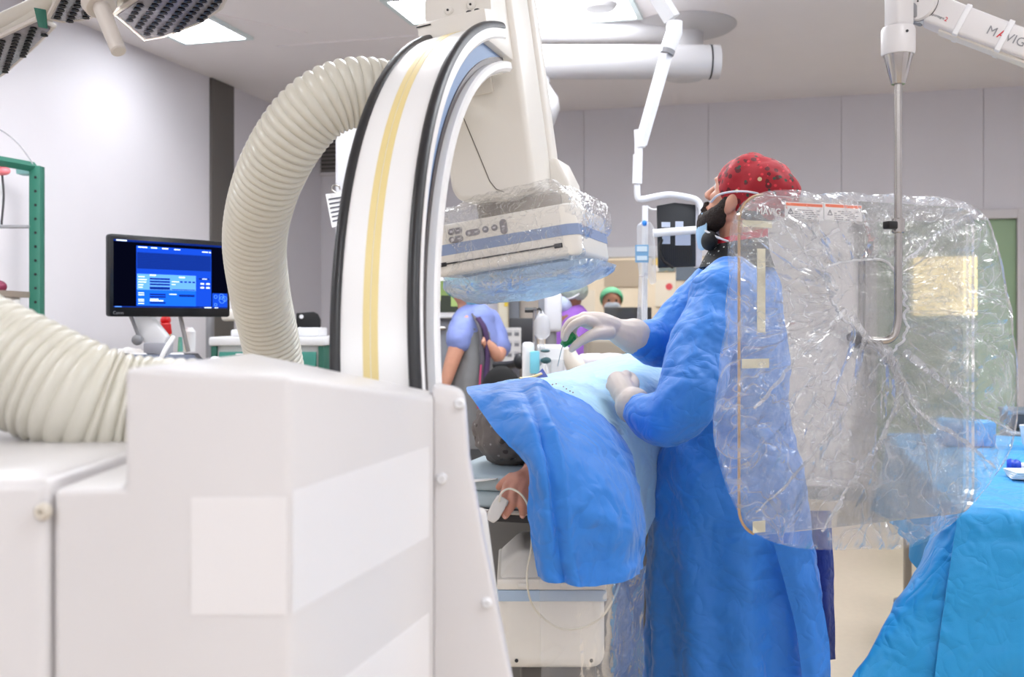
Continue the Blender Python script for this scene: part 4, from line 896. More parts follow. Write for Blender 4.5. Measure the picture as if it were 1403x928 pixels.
# ================================================================== surgical lamp (upper left)
ZL0 = 2.12
def zp(px, py, z=ZL0):
    d = (z - CAMZ) * FPX / (440 - py); return Vector(((px - 701.5) / FPX * d, d, z))
lamp = thing('surgical_lamp', zp(120, 12), 'multi-petal surgical lamp with honeycomb lenses at the upper left', 'surgical lamp')
lens_m = mat('lens_grey', (132, 128, 134), .2, var=.2, vscale=60, bump=.3, bscale=60); cell_m = mat('lens_cell_dark', (28, 27, 30), .25); rim_m = mat('lamp_rim', (206, 198, 190), .4); shellL = mat('lamp_shell', (196, 190, 178), .45)
def inside(p, poly):
    c = False; n = len(poly)
    for i in range(n):
        (x0, y0), (x1, y1) = poly[i], poly[i - 1]
        if (y0 > p[1]) != (y1 > p[1]) and p[0] < (x1 - x0) * (p[1] - y0) / (y1 - y0) + x0: c = not c
    return c
cell0 = None
def petal(px, z=ZL0, cells=True):
    global cell0
    pl = [zp(x, y, z) for x, y in px]; P2 = [(p.x, p.y) for p in pl]
    b = NB(); prism(b, P2, .05, T(0, 0, z + .012), .01, 2); pe = obj('petal', b, shellL, lamp)
    b = NB(); c = sum((Vector(p) for p in P2), Vector((0, 0))) / len(P2); inn = [(c.x + (x - c.x) * .95, c.y + (y - c.y) * .95) for x, y in P2]
    prism(b, inn, .012, T(0, 0, z), .003); obj('lens', b, lens_m, pe)
    b = NB(); sweep(b, [Vector((x, y, z + .006)) for x, y in P2 + P2[:1]], .007, 8, False); obj('rim', b, rim_m, pe)
    sc = [(c.x + (x - c.x) * .88, c.y + (y - c.y) * .88) for x, y in P2]
    if not cells: return pe
    p = .037; r = 0
    x0, x1 = min(q[0] for q in P2), max(q[0] for q in P2); y0, y1 = min(q[1] for q in P2), max(q[1] for q in P2); y = y0
    while y < y1:
        x = x0 + (p / 2 if r % 2 else 0)
        while x < x1:
            if inside((x, y), sc):
                if cell0 is None:
                    b = NB(); lathe(b, [(0, .004), (.007, .003), (.0115, -.004), (.0095, -.004), (.005, .001), (0, .001)], None, 6); cell0 = obj('lens_cell', b, cell_m, pe, 0); cell0.matrix_basis = T(x, y, z - .001)
                else: share(cell0, 'lens_cell', T(x, y, z - .001), pe)
            x += p
        y += p * .866; r += 1
    return pe
petal([(157, 21), (197, 56), (225, 51), (272, 33), (302, 13), (316, -14), (290, -30), (205, -12)])
petal([(-70, 150), (-60, 95), (-20, 62), (52, 28), (74, 38), (50, 62), (10, 98), (-20, 120)])
petal([(66, 27), (88, 31), (112, 28), (134, 22), (152, 4), (190, -30), (120, -34), (84, -6)], ZL0 + .01)
b = NB(); tube(b, [zp(-60, 62, ZL0 + .05), zp(0, 38, ZL0 + .05), zp(60, 12, ZL0 + .05), zp(118, -14, ZL0 + .06), zp(230, -40, ZL0 + .06)], .045, 16, 8, flat=.7); obj('yoke', b, shellL, lamp)
b = NB(); prism(b, [(0, 0), (.025, 0), (.022, .05), (.003, .05)], .004, frame(P(46, 10, 2.36), (.9, .3, -.1), (.25, -.2, -1), (.1, 1, 0)), .001); obj('green_tag', b, green_m, lamp)
hb, ht = P(163, 71, 2.30), P(138, 9, 2.36)
b = NB(); cyl(b, ht, hb, .019, .017, 24, .003); cyl(b, ht + (ht - hb) * .14, ht - (ht - hb) * .02, .040, .036, 24, .004); obj('handle', b, rim_m, lamp)
top = zp(150, -60, ZL0 + .1); b = NB(); tube(b, [top, top + Vector((-.1, .05, .3)), Vector((top.x - .1, top.y + .05, HC))], .035, 16); obj('ceiling_arm', b, shellL, lamp)
sd = bpy.data.lights.new('lamp_beam', 'SPOT'); sd.energy = 150; sd.spot_size = R(34); sd.spot_blend = .3; sd.shadow_soft_size = .12; sd.color = (1, .985, 1)
so = bpy.data.objects.new('lamp_beam', sd); COL.objects.link(so); sb_, sz_ = left(70, 320); tgt = RF(WL, sb_, sz_); so.location = zp(205, 28, ZL0 - .03)
so.rotation_euler = (tgt - so.location).to_track_quat('-Z', 'Y').to_euler(); child(so, lamp)

# ================================================================== ceiling pendant with two horizontal arms
cp = P(938, 36, 5.78); pend = thing('ceiling_pendant', (cp.x, cp.y, HC), 'white ceiling pendant with round plate and two thick horizontal arms', 'pendant')
pw = mat('pendant_white', (192, 190, 192), .35)
b = NB(); lathe(b, [(0, HC - .045), (.12, HC - .045), (.27, HC - .02), (.29, HC - .005), (.29, HC), (0, HC)], T(cp.x, cp.y, 0), 48); obj('ceiling_plate', b, pw, pend)
b = NB(); cyl(b, (cp.x, cp.y, 2.70), (cp.x, cp.y, HC - .03), .105); obj('hub', b, pw, pend)
b = NB(); cyl(b, (cp.x, cp.y, 2.795), (cp.x, cp.y, 2.805), .108); obj('hub_ring', b, dark_m, pend)
b = NB(); A, B = P(985, 85, 5.35), P(690, 85, 5.35); tube(b, [A, B], .088, 24, 2); a1 = obj('lower_arm', b, pw, pend)
b = NB(); cyl(b, A + Vector((-.052, 0, 0)), A + Vector((-.044, 0, 0)), .09); obj('end_ring', b, dark_m, a1)
b = NB(); A, B = P(930, 38, 5.75), P(690, 40, 5.75); tube(b, [A, B], .085, 24, 2); obj('upper_arm', b, pw, pend)
q = P(742, 96, 5.35); b = NB(); cyl(b, q, q + Vector((0, 0, -.13)), .045, b=.006); jn = obj('drop_joint', b, pw, pend)
b = NB(); cyl(b, q + Vector((0, 0, -.07)), q + Vector((0, 0, -.078)), .047); obj('joint_ring', b, dark_m, jn)
b = NB(); M = T(*P(740, 118, 5.33)); lathe(b, [(0, .02), (.045, .02), (.06, -.01), (.095, -.06), (.105, -.12), (.075, -.2), (.03, -.24), (0, -.24)], M, 32); obj('lamp_hood', b, pw, pend)
q = P(822, 6, 5.0); b = NB(); lathe(b, [(0, -.03), (.07, -.025), (.085, -.005), (.085, .08), (0, .08)], T(*q), 32); cyl(b, q + Vector((0, 0, .05)), (q.x, q.y, HC), .04)
t = obj('smoke_detector', b, pw); tag(t, 'small white dome hanging from the ceiling above the pendant arms', 'ceiling fitting')

# thin jointed arm with a small display seen from behind
D = 4.0; ma = thing('ceiling_display', P(945, -200, D), 'thin white jointed arm carrying a small display seen from behind', 'monitor arm')
b = NB(); sweep(b, [P(896, -14, D), P(921, 26, D)], [.045, .045], 4, True, .8); tube(b, [P(896, -14, D), P(880, -60, D), Vector((P(880, 0, D).x, D, HC))], .035, 14); obj('upper_link', b, wplast_m, ma, 30)
b = NB(); sweep(b, [P(924, 30, D), P(924, 44, D), P(917, 62, D), P(914, 72, D)], [.032, .032, .03, .026], 14); obj('elbow', b, wplast_m, ma)
b = NB(); sweep(b, [P(914, 70, D), P(878, 198, D)], [.024, .022], 4, True, 1.1); obj('spring_link', b, wplast_m, ma, 30)
b = NB(); cyl(b, P(916, 68, D - .01), P(914, 74, D - .01), .027); obj('elbow_band', b, grey_m, ma)
b = NB(); tube(b, [P(875, 180, D), P(875, 212, D)], .016, 14, 2); cyl(b, P(874, 212, D), P(873, 252, D), .019); cyl(b, P(876, 178, D), P(877, 202, D), .021); obj('wrist', b, wplast_m, ma)
b = NB(); tube(b, [P(873, 250, D), P(873, 264, D), P(876, 273, D), P(892, 271, D), P(915, 267, D), P(940, 270, D), P(955, 275, D), P(961, 288, D), P(962, 305, D)], .0125, 12, 8); obj('gooseneck', b, wplast_m, ma, 60)
dp = obj('display', prism(NB(), [((x - 701.5) * D / FPX, CAMZ - (y - 440) * D / FPX) for x, y in ((901, 281), (925, 277), (954, 280), (954, 365), (903, 367))], .02, T(0, D + .035, 0) @ FR, .003), mat('display_back', (26, 30, 36), .45), ma)
b = NB(); prism(b, [((x - 701.5) * D / FPX, CAMZ - (y - 440) * D / FPX) for x, y in ((954, 279), (963, 284), (963, 366), (954, 366))], .06, T(0, D + .07, 0) @ FR, .006); obj('display_side', b, mat('display_side', (196, 196, 204), .4), dp)
for k in range(14):
    x = 911 + k * 2.9; b = NB(); boxb(b, P(x, 0, D).x - .0012, P(x, 0, D).x + .0012, D + .013, D + .016, P(0, 362, D).z, P(0, 338, D).z); obj('vent_rib', b, black_m, dp, 0)
for x0, y0, x1, y1 in ((907, 304, 919, 311), (926, 303, 937, 317), (908, 321, 919, 334), (926, 320, 947, 336)):
    b = NB(); A, B = P(x0, y1, D), P(x1, y0, D); boxb(b, A.x, B.x, D + .0125, D + .0145, A.z, B.z); obj('sticker', b, mat('sticker', (196, 206, 226), .6), dp, 0)
b = NB(); tube(b, [P(895, 320, D - .02), P(915, 318, D - .02), P(958, 315, D - .02)], .0155, 12); cyl(b, P(955, 315, D - .02), P(955, 315, D + .03), .012); obj('handle_bar', b, wplast_m, ma)
b = NB(); tube(b, [P(907, 328, D), P(904, 340, D - .005), P(908, 356, D), P(922, 367, D + .01)], .006, 8); obj('cable', b, black_m, ma)

# ================================================================== infusion stand
D = 4.35; iv = thing('infusion_stand', Vector((P(880, 0, D).x, D, 0)), 'tall white infusion pole standing beyond the patient', 'drip stand')
b = NB(); cyl(b, (P(880, 0, D).x, D, .05), P(884, 282, D), .0125); obj('pole', b, wplast_m, iv)
b = NB(); tube(b, [P(884, 290, D), P(887, 284, D), P(893, 287, D), P(902, 287, D)], .004, 8); tube(b, [P(884, 290, D), P(881, 292, D), P(884, 286, D)], .004, 8); obj('hook', b, wplast_m, iv)
b = NB()
for k in range(5): a = 2 * math.pi * k / 5; sweep(b, [(P(880, 0, D).x, D, .08), (P(880, 0, D).x + .25 * math.cos(a), D + .25 * math.sin(a), .03)], .012, 8)
obj('foot', b, grey_m, iv)
ib = thing('infusion_bag', P(882, 400, D - .04), 'clear infusion bag with blue label hanging beside the display', 'drip bag')
b = NB(); prism(b, [((x - 701.5) * D / FPX, CAMZ - (y - 440) * D / FPX) for x, y in ((871, 310), (880, 303), (890, 306), (895, 315), (897, 388), (890, 391), (886, 380), (875, 380), (872, 360))], .035, T(0, D - .02, 0) @ FR, .008, 2); obj('bag', b, clear_m, ib, 60)
A, B = P(868, 361, D), P(886, 337, D)
b = NB(); boxb(b, A.x, B.x, D - .062, D - .057, A.z, B.z); lb_ = obj('label', b, mat('bag_label_blue', (120, 164, 200), .6), ib, 0)
for y0, y1 in ((339, 346), (352, 358)):
    A, B = P(870, y1, D), P(884, y0, D); b = NB(); boxb(b, A.x, B.x, D - .064, D - .0615, A.z, B.z); obj('label_field', b, mat('bag_label_pale', (206, 222, 232), .6), lb_, 0)
b = NB(); ell(b, P(883, 306, D - .05), (.011, .01, .013)); obj('cap', b, mat('blue_cap', (40, 130, 224), .4), ib)
b = NB()
for x, y in ((878, 378), (885, 374)): cyl(b, P(x, y, D - .05), P(x - 3, y + 68, D - .05), .008, .008, 12)
obj('drip_chamber', b, clear_m, ib, 60)
# ================================================================== draped instrument table (right)
IM = frame((1.16, 2.63, 0), Vector((math.cos(TH), -math.sin(TH), 0)), Vector((math.sin(TH), math.cos(TH), 0)), (0, 0, 1))
it = thing('instrument_table', IM @ Vector((.4, .9, 0)), 'steel instrument table on castors under the cyan drape', 'table')
b = NB(); boxb(b, 0.02, .8, .02, 1.82, .81, .84, IM, .004); obj('tabletop', b, steel_m, it)
for x in (.05, .76):
    for y in (.06, 1.76):
        b = NB(); boxb(b, x - .016, x + .016, y - .016, y + .016, .12, .81, IM, .003); lg = obj('leg', b, steel_m, it)
        b = NB(); lathe(b, [(0, .135), (.055, .135), (.055, .15), (.02, .158), (0, .158)], IM @ T(x, y, 0), 24); obj('bumper_disc', b, grey_m, lg)
        b = NB(); lathe(b, [(0, -.012), (.045, -.012), (.05, -.006), (.05, .006), (.045, .012), (0, .012)], IM @ T(x, y, .05) @ Matrix.Rotation(R(90), 4, 'X'), 24); obj('castor', b, black_m, lg)
        b = NB(); boxb(b, x - .014, x + .014, y - .022, y + .022, .05, .13, IM, .004); obj('castor_fork', b, steel_m, lg)
for y in (.06, 1.76): b = NB(); cyl(b, IM @ Vector((.05, y, .42)), IM @ Vector((.76, y, .42)), .012); obj('stretcher', b, steel_m, it)
def cfold(p, i, j):
    e = .006 * crease(Vector(p), 5, 4) + .003 * crease(Vector(p), 14, 1); q = IM.inverted() @ Vector(p)
    for c in (q.x + .06, q.z + .02 if q.z < .83 else q.y + .1): f_ = abs((c / .2) % 1 - .5) * .2; e += .005 * max(0, 1 - (.1 - f_) / .022)
    return e
zt = .848
rows = [[(-.02, 1.80, zt), (.2, 1.82, zt), (.5, 1.82, zt), (.82, 1.82, zt)], [(-.02, 1.2, zt), (.2, 1.2, zt), (.5, 1.2, zt), (.82, 1.2, zt)], [(-.015, .5, zt), (.2, .5, zt), (.5, .5, zt), (.82, .5, zt)], [(-.012, .08, zt), (.2, .06, zt + .002), (.5, .06, zt), (.82, .06, zt)], [(-.012, .0, zt - .006), (.2, -.02, zt - .006), (.5, -.02, zt - .006), (.84, -.02, zt - .006)],
        [(-.03, -.04, zt - .1), (.2, -.035, zt - .08), (.5, -.04, zt - .08), (.86, -.04, zt - .08)], [(-.06, -.06, .55), (.2, -.05, .55), (.5, -.06, .55), (.88, -.06, .55)], [(-.10, -.08, .25), (.18, -.06, .25), (.5, -.08, .25), (.9, -.08, .25)]]
dr1 = obj('table_drape', surf([[IM @ Vector(q) for q in r] for r in rows], 16, 10, .002, cfold), cyan_m, None, 50); tag(dr1, 'cyan drape covering the instrument table at lower right', 'drape')
rows = [[(.04, .0, zt - .004), (-.014, .10, zt - .002), (-.014, .30, zt - .002), (-.014, .55, zt)], [(.02, -.03, zt - .12), (-.06, .06, zt - .13), (-.05, .2, zt - .13), (-.03, .40, zt - .13)], [(.0, -.045, .58), (-.16, .0, .56), (-.13, .1, .6), (-.06, .26, .62)], [(-.03, -.055, .36), (-.27, -.05, .38), (-.2, .02, .42), (-.09, .15, .5)], [(-.05, -.06, .24), (-.33, -.08, .27), (-.26, 0, .33), (-.10, .1, .42)]]
obj('side_fold', surf([[IM @ Vector(q) for q in r] for r in rows], 10, 10, .002, cfold), cyan_m, dr1, 50)
rows = [[(-.016, .4, zt - .002), (-.016, .9, zt - .002), (-.016, 1.35, zt - .002), (-.02, 1.84, zt - .004)], [(-.03, .35, .66), (-.035, .9, .68), (-.03, 1.4, .66), (-.05, 1.86, .64)], [(-.04, .30, .50), (-.05, .85, .58), (-.05, 1.45, .54), (-.08, 1.9, .50)]]
obj('side_fold', surf([[IM @ Vector(q) for q in r] for r in rows], 14, 8, .002, lambda p, i, j: .012 * math.sin(j * 34) * i + .006 * crease(Vector(p), 8, 3)), mat('teal_drape', (44, 130, 176), .6, bump=.2, bscale=30), dr1, 50)
# things on it
def on(px, py): # a point of the table top
    d = (CAMZ - zt) * FPX / (py - 440); return Vector(((px - 701.5) / FPX * d, d, zt + .004))
q = on(1388, 650); t = thing('syringe', q, 'blue capped plastic connector lying on the cyan drape', 'connector')
AX = Vector((.9, -.35, 0)).normalized(); SXM = frame(q + Vector((-.02, 0, .024)), (0, 0, 1), AX.cross(Vector((0, 0, 1))), AX)
b = NB(); lathe(b, [(0, 0), (.018, 0), (.02, .006), (.022, .012), (.018, .02), (.021, .026), (.018, .034), (.013, .04), (0, .04)], SXM, 20); obj('blue_cap', b, mat('connector_blue', (30, 70, 190), .3), t)
b = NB(); lathe(b, [(0, .038), (.011, .038), (.011, .16), (0, .16)], SXM, 16); obj('barrel', b, wplast_m, t)
q = on(1400, 657)
for k in range(4):
    b = NB(); M = T(*(q + Vector((.03, -.0, .003 + .006 * k)))) @ RZ(-18 + 5 * k); box(b, M, (.13, .10, .005), .002); t = obj('gauze_pad', b, paper_m); tag(t, 'white gauze pad in a small stack on the cyan drape', 'gauze', 'stacked gauze pads on the cyan drape')
q = on(1397, 618); b = NB(); lathe(b, [(0, 0), (.03, 0), (.045, .02), (.055, .09), (.052, .09), (.042, .022), (0, .006)], T(*(q + Vector((.06, 0, 0)))), 28); tag(obj('bowl', b, wplast_m, None, 40), 'white plastic bowl on the cyan drape behind the blue connector', 'bowl')
q = on(1352, 612); b = NB(); box(b, T(*(q + Vector((-.08, 0, .05)))) @ RZ(-15), (.2, .12, .10), .012, 3); b = remesh(b, .012, 1); displace(b, lambda p: .008 * crease(p, 12, 3)); tag(obj('folded_towel', b, cyan_m, None, 50), 'folded blue towel on the cyan drape behind the shield', 'towel')
q = on(1320, 610); b = NB(); lathe(b, [(0, 0), (.05, 0), (.075, .03), (.08, .05), (.074, .05), (.048, .006), (0, .006)], T(*q), 28); tag(obj('basin', b, mat('teal_plastic', (110, 200, 196), .4), None, 40), 'shallow teal basin on the drape seen through the shield', 'basin')
for k, (z, c) in enumerate(((.98, (60, 74, 92)), (.86, (120, 134, 150)))):
    D = 4.9; t = thing('storage_tray', P(1400, 580, D), ('dark' if k == 0 else 'grey') + ' storage tray in the rack at the right edge', 'tray'); p = P(1386, 565 + 28 * k, D)
    b = NB(); boxb(b, 0, .4, 0, .3, -.075, 0, T(*p) @ RZ(-15), .01); obj('body', b, mat('tray%d' % k, c, .4), t)
    b = NB(); boxb(b, -.005, .405, -.005, .305, -.012, .004, T(*p) @ RZ(-15), .004); obj('lip', b, mat('tray_lip%d' % k, tuple(min(255, v + 50) for v in c), .4), t)
p = P(1386, 612, 4.9); b = NB(); boxb(b, 0, .4, 0, .3, -p.z, -.035, T(*p) @ RZ(-15), .01); tag(obj('side_cabinet', b, mat('cabinet_beige', (190, 182, 176), .5)), 'beige cabinet under the storage trays at the right edge', 'cabinet')

# ================================================================== ultrasound machine (left)
A, B = P(150, 0, 4.0), P(315, 0, 4.43); ex = Vector((B.x - A.x, B.y - A.y, 0)); W = ex.length; zb, zt_ = P(0, 434, 4.0).z, P(0, 320, 4.0).z; Hm = zt_ - zb
MM = frame((A.x, A.y, zb), ex, (-ex.y, ex.x, 0), (0, 0, 1))
us = thing('ultrasound_machine', MM @ Vector((W / 2, .3, -zb)), 'ultrasound machine with a wide blue-lit monitor and touch panel', 'ultrasound')
b = NB(); prism(b, rrect(0, W, 0, Hm, .012), .03, MM @ T(0, .03, 0) @ FR, .003, 2); mon = obj('monitor', b, bezel_m, us)
def ui(rects, name, lvl):
    b = NB()
    for (x0, x1, y0, y1, k) in rects:
        kk = len(b.faces); boxb(b, x0 * W, x1 * W, -.0006 - .0004 * lvl, -.0004, (1 - y1) * Hm, (1 - y0) * Hm, MM); b.faces.ensure_lookup_table()
        for f in list(b.faces)[kk:]: f.material_index = k
    o = obj(name, b, UI, mon, 0); o['kind'] = 'stuff'; return o
UI = [emis('ui_black', (6, 8, 26), .5), emis('ui_navy', (10, 34, 104), 1.), emis('ui_blue', (20, 86, 226), 1.2), emis('ui_light', (84, 140, 240), 1.2), emis('ui_dark', (14, 40, 120), 1.), emis('ui_text', (210, 226, 255), 1.2), emis('ui_mid', (18, 62, 178), 1.1)]
rc = [(.03, .975, .06, .87, 0), (.03, .975, .06, .085, 4)]; ui(rc, 'screen', 0)
ui([(.205, .83, .125, .865, 6), (.84, .975, .69, .87, 6), (.03, .975, .872, .885, 4)], 'screen_window', 1)
r2 = [(.21, .825, .205, .405, 4), (.21, .695, .47, .665, 3), (.21, .695, .665, .862, 2), (.70, .826, .47, .862, 6), (.21, .40, .13, .155, 2), (.44, .64, .13, .15, 6)]; ui(r2, 'screen_field', 2)
r3 = []
for k in range(9): r3.append((.212, .823, .215 + k * .021, .2165 + k * .021, 6))
for y in (.515, .55, .585, .625): r3.append((.31, .475, y, y + .022, 4))
for y in (.71, .74, .815): r3.append((.31, .44, y, y + .022, 4))
r3 += [(.55, .685, .715, .745, 4)] + [(.56 + k * .035, .582 + k * .035, .545, .565, 4) for k in range(4)] + [(.31, .475, .645, .66, 4), (.49, .69, .65, .66, 4)]
ui(r3, 'screen_rows', 3)
r4 = [(.22, .29, .135, .148, 5), (.32, .37, .135, .148, 5), (.41, .46, .135, .15, 5), (.51, .56, .14, .152, 5), (.75, .80, .15, .163, 5), (.81, .825, .15, .165, 5), (.05, .13, .065, .08, 5), (.31, .36, .475, .49, 5), (.55, .60, .49, .505, 5), (.72, .81, .50, .515, 1), (.75, .79, .502, .513, 5)]
for y in (.50, .535, .565, .60, .63): r4.append((.22, .22 + .03 + .04 * ((y * 97) % 1), y, y + .011, 5))
for y in (.70, .725, .78, .80, .83): r4.append((.22, .265, y, y + .011, 5))
r4 += [(.312, .38, .775, .787, 5), (.312, .42, .792, .806, 5), (.49, .55, .55, .56, 5), (.49, .52, .585, .595, 5), (.47, .53, .71, .72, 5), (.735, .765, .56, .58, 5), (.785, .815, .56, .58, 5), (.735, .765, .61, .63, 5), (.785, .815, .61, .63, 5), (.77, .83, .873, .884, 5), (.86, .89, .875, .884, 5), (.04, .09, .874, .883, 3)]
ui(r4, 'screen_text', 4)
b = NB()
for fx, fy, r in ((.868, .735, .008), (.868, .84, .007), (.92, .73, .012), (.925, .775, .015), (.95, .76, .011)):
    lathe(b, [(r - .0015, 0), (r, 0), (r, .001), (r - .0015, .001)], MM @ T(fx * W, -.0018, (1 - fy) * Hm) @ Matrix.Rotation(R(90), 4, 'X'), 20)
obj('screen_body_mark', b, UI[3], mon, 0)
b = NB(); text_bm(b, 'Canon', .017, MM @ T(.025 * W, -.0012, .03 * Hm) @ Matrix.Rotation(R(90), 4, 'X')); obj('maker_lettering', b, mat('bezel_print', (120, 122, 128), .5), mon, 0)
D = 4.15
b = NB(); prism(b, [((x - 701.5) * D / FPX, CAMZ - (y - 440) * D / FPX) for x, y in ((176, 428), (200, 430), (226, 462), (222, 474), (205, 480), (192, 468))], .06, T(0, D + .08, 0) @ FR, .008); ar = obj('support_arm', b, wplast_m, us)
b = NB(); sweep(b, [P(178, 430, D), P(192, 466, D)], .008, 8); ell(b, P(188, 466, D), .022); obj('arm_rod', b, grey_m, ar)
b = NB(); boxb(b, P(196, 0, D).x, P(229, 0, D).x, D, D + .08, P(0, 492, D).z, P(0, 470, D).z, None, .006); obj('neck', b, mat('neck_grey', (170, 170, 178), .4), us)
b = NB(); cyl(b, P(246, 430, D + .15), P(258, 482, D + .15), .009); obj('rear_rod', b, mat('rod_grey', (150, 146, 144), .4), us)
TPp = [P(166, 484, 4.05), P(272, 484, 4.3), P(296, 515, 4.1), P(196, 520, 3.85)]
def quad(pl, th, m, name, parent, b_=.003):
    n = (pl[1] - pl[0]).cross(pl[3] - pl[0]).normalized(); n = n if n.z < 0 else -n
    return obj(name, poly_solid(NB(), pl + [p + n * th for p in pl], [(0, 1, 2, 3), (4, 5, 6, 7), (0, 1, 5, 4), (1, 2, 6, 5), (2, 3, 7, 6), (3, 0, 4, 7)], b_, 2), m, parent)
tp = quad(TPp, .03, mat('panel_charcoal', (52, 54, 60), .4), 'touch_panel', us)
c = sum(TPp, Vector()) / 4; upn = Vector((0, -.002, .003)); quad([c + (p - c) * .82 + upn for p in TPp], .004, mat('touch_glass', (120, 128, 146), .15), 'touch_screen', tp, .0005)
for f0, f1 in ((.1, .3), (.6, .78)):
    a0, a1 = TPp[0].lerp(TPp[1], f0), TPp[0].lerp(TPp[1], f1); dn = (TPp[3] - TPp[0]) * .09; up2 = Vector((0, -.002, .004)); quad([a0 + dn * .3 + up2, a1 + dn * .3 + up2, a1 + dn + up2, a0 + dn + up2], .002, lab_w, 'panel_label', tp, 0)
b = NB(); boxb(b, P(180, 0, 4.2).x, P(280, 0, 4.2).x, 4.05, 4.6, 0, P(0, 525, 4.1).z - .03, None, .03, 3); obj('cart_body', b, wplast_m, us)
b = NB(); tube(b, [P(238, 462, 3.95), P(226, 480, 3.9), P(218, 500, 3.88), P(216, 520, 3.88)], .009, 10); obj('probe_cable', b, wplast_m, us)
b = NB(); cyl(b, P(288, 508, 4.0), P(298, 496, 4.05), .028, .03, 20, .004); obj('probe', b, wplast_m, us)
# yellow sharps bin with red lid
D = 4.5; sbn = thing('sharps_bin', P(232, 490, D), 'yellow sharps bin with a red lid behind the touch panel', 'sharps bin')
b = NB(); poly_solid(b, [P(x, y, d) for d in (D, D + .1) for x, y in ((224, 456), (234, 456), (230, 500), (216, 500))], [(0, 1, 2, 3), (4, 5, 6, 7), (0, 1, 5, 4), (1, 2, 6, 5), (2, 3, 7, 6), (3, 0, 4, 7)], .005); obj('bin', b, mat('sharps_yellow', (240, 196, 40), .4), sbn)
b = NB(); poly_solid(b, [P(x, y, d) for d in (D - .01, D + .11) for x, y in ((211, 443), (234, 443), (236, 458), (217, 459))], [(0, 1, 2, 3), (4, 5, 6, 7), (0, 1, 5, 4), (1, 2, 6, 5), (2, 3, 7, 6), (3, 0, 4, 7)], .005); ell(b, P(227, 439, D + .04), (.022, .03, .022)); obj('lid', b, mat('sharps_red', (222, 26, 30), .35), sbn)
D = 4.6; gb_ = thing('gel_bottle', P(257, 490, D), 'small white pump bottle with teal neck beside the sharps bin', 'bottle')
b = NB(); lathe(b, [(0, -.04), (.024, -.04), (.026, .05), (.012, .07), (0, .07)], T(*P(260, 470, D)), 20); obj('bottle', b, wplast_m, gb_)
b = NB(); cyl(b, P(247, 482, D), P(247, 462, D), .012, .008); obj('nozzle', b, mat('teal_neck', (120, 206, 200), .4), gb_)
b = NB(); ell(b, (0, 0, 0), (.08, .06, .035), T(*P(180, 488, 4.5))); b = remesh(b, .01, 0); displace(b, lambda p: .03 * crease(p, 14, 2)); tag(obj('crumpled_tissue', b, paper_m, None, 60), 'crumpled white tissue behind the touch panel', 'tissue')
# wall dispenser and black bracket
bb, zz = left(322, 420); 
D = 6.1; wd = thing('soap_dispenser', P(322, 432, D), 'white wall dispenser beside the ribbed hose', 'dispenser')
b = NB(); A, B = P(312, 425, D), P(332, 396, D); boxb(b, A.x, B.x, D, D + .1, A.z, B.z, None, .015, 3); obj('bottle', b, wplast_m, wd)
b = NB(); A, B = P(304, 440, D), P(336, 424, D); boxb(b, A.x, B.x, D - .03, D + .12, A.z, B.z, None, .02, 3); obj('tray', b, beige_m, wd)
b = NB(); cyl(b, P(288, 434, D + .1), P(288, 640, D + .1), .025); obj('stand_pipe', b, grey_m, wd)
# drawer trolley with green sides
D = 5.2; tr = thing('drawer_trolley', P(375, 500, D), 'green and white drawer trolley behind the ribbed hose', 'trolley')
X0, X1 = P(293, 0, D).x, P(442, 0, D).x; ZT = P(0, 474, D).z
b = NB(); boxb(b, X0 + .01, X1 - .01, D, D + .5, .12, ZT, None, .01); obj('body', b, mat('trolley_white', (226, 226, 226), .4), tr)
for x in (X0 + .005, X1 - .005): b = NB(); boxb(b, x - .015, x + .015, D - .02, D + .52, .1, ZT, None, .005); obj('side_panel', b, green_m, tr)
b = NB(); boxb(b, X0 - .02, X1 + .02, D - .03, D + .53, ZT, ZT + .045, None, .012); obj('top_tray', b, wplast_m, tr)
for k in range(6):
    z1 = ZT - .03 - .095 * k; b = NB(); boxb(b, X0 + .03, X1 - .03, D - .02, D + .01, z1 - .08, z1, None, .006); dwr = obj('drawer', b, mat('drawer_teal', (70, 150, 136), .35) if k % 2 == 0 and k < 3 else wplast_m, tr)
    b = NB(); boxb(b, X0 + .12, X1 - .12, D - .035, D - .018, z1 - .02, z1 - .008, None, .003); obj('handle', b, wplast_m, dwr)
for x in (X0 + .06, X1 - .06): b = NB(); cyl(b, (x, D + .1, .05), (x, D + .14, .05), .05); obj('castor', b, black_m, tr)
b = NB(); A, B = P(312, 468, D), P(352, 461, D); boxb(b, A.x, B.x, D + .05, D + .3, ZT + .045, A.z + .06, None, .01); tag(obj('instrument_tray', b, wplast_m), 'white tray on the drawer trolley left of the hose', 'tray')
b = NB(); A, B = P(402, 468, D), P(434, 459, D); boxb(b, A.x, B.x, D + .05, D + .3, ZT + .045, A.z + .07, None, .01); tr2 = obj('instrument_tray', b, wplast_m); tag(tr2, 'white tray on the drawer trolley right of the hose', 'tray')
D = 5.25; b = NB(); pl = [(400, 462), (400, 429), (424, 427), (430, 430), (434, 438), (433, 460)]
prism(b, [((x - 701.5) * D / FPX, CAMZ - (y - 440) * D / FPX) for x, y in pl], .02, T(0, D + .12, 0) @ FR, .004); bk = obj('sling_plate', b, black_m)
tag(bk, 'black rounded plate with two holes standing on the trolley', 'plate')
for x, y in ((413, 434), (411, 451)):
    b = NB(); lathe(b, [(0, 0), (.011, 0), (.011, .003), (0, .003)], T(*P(x, y, D + .095)) @ Matrix.Rotation(R(90), 4, 'X'), 16); obj('hole', b, wplast_m, bk)
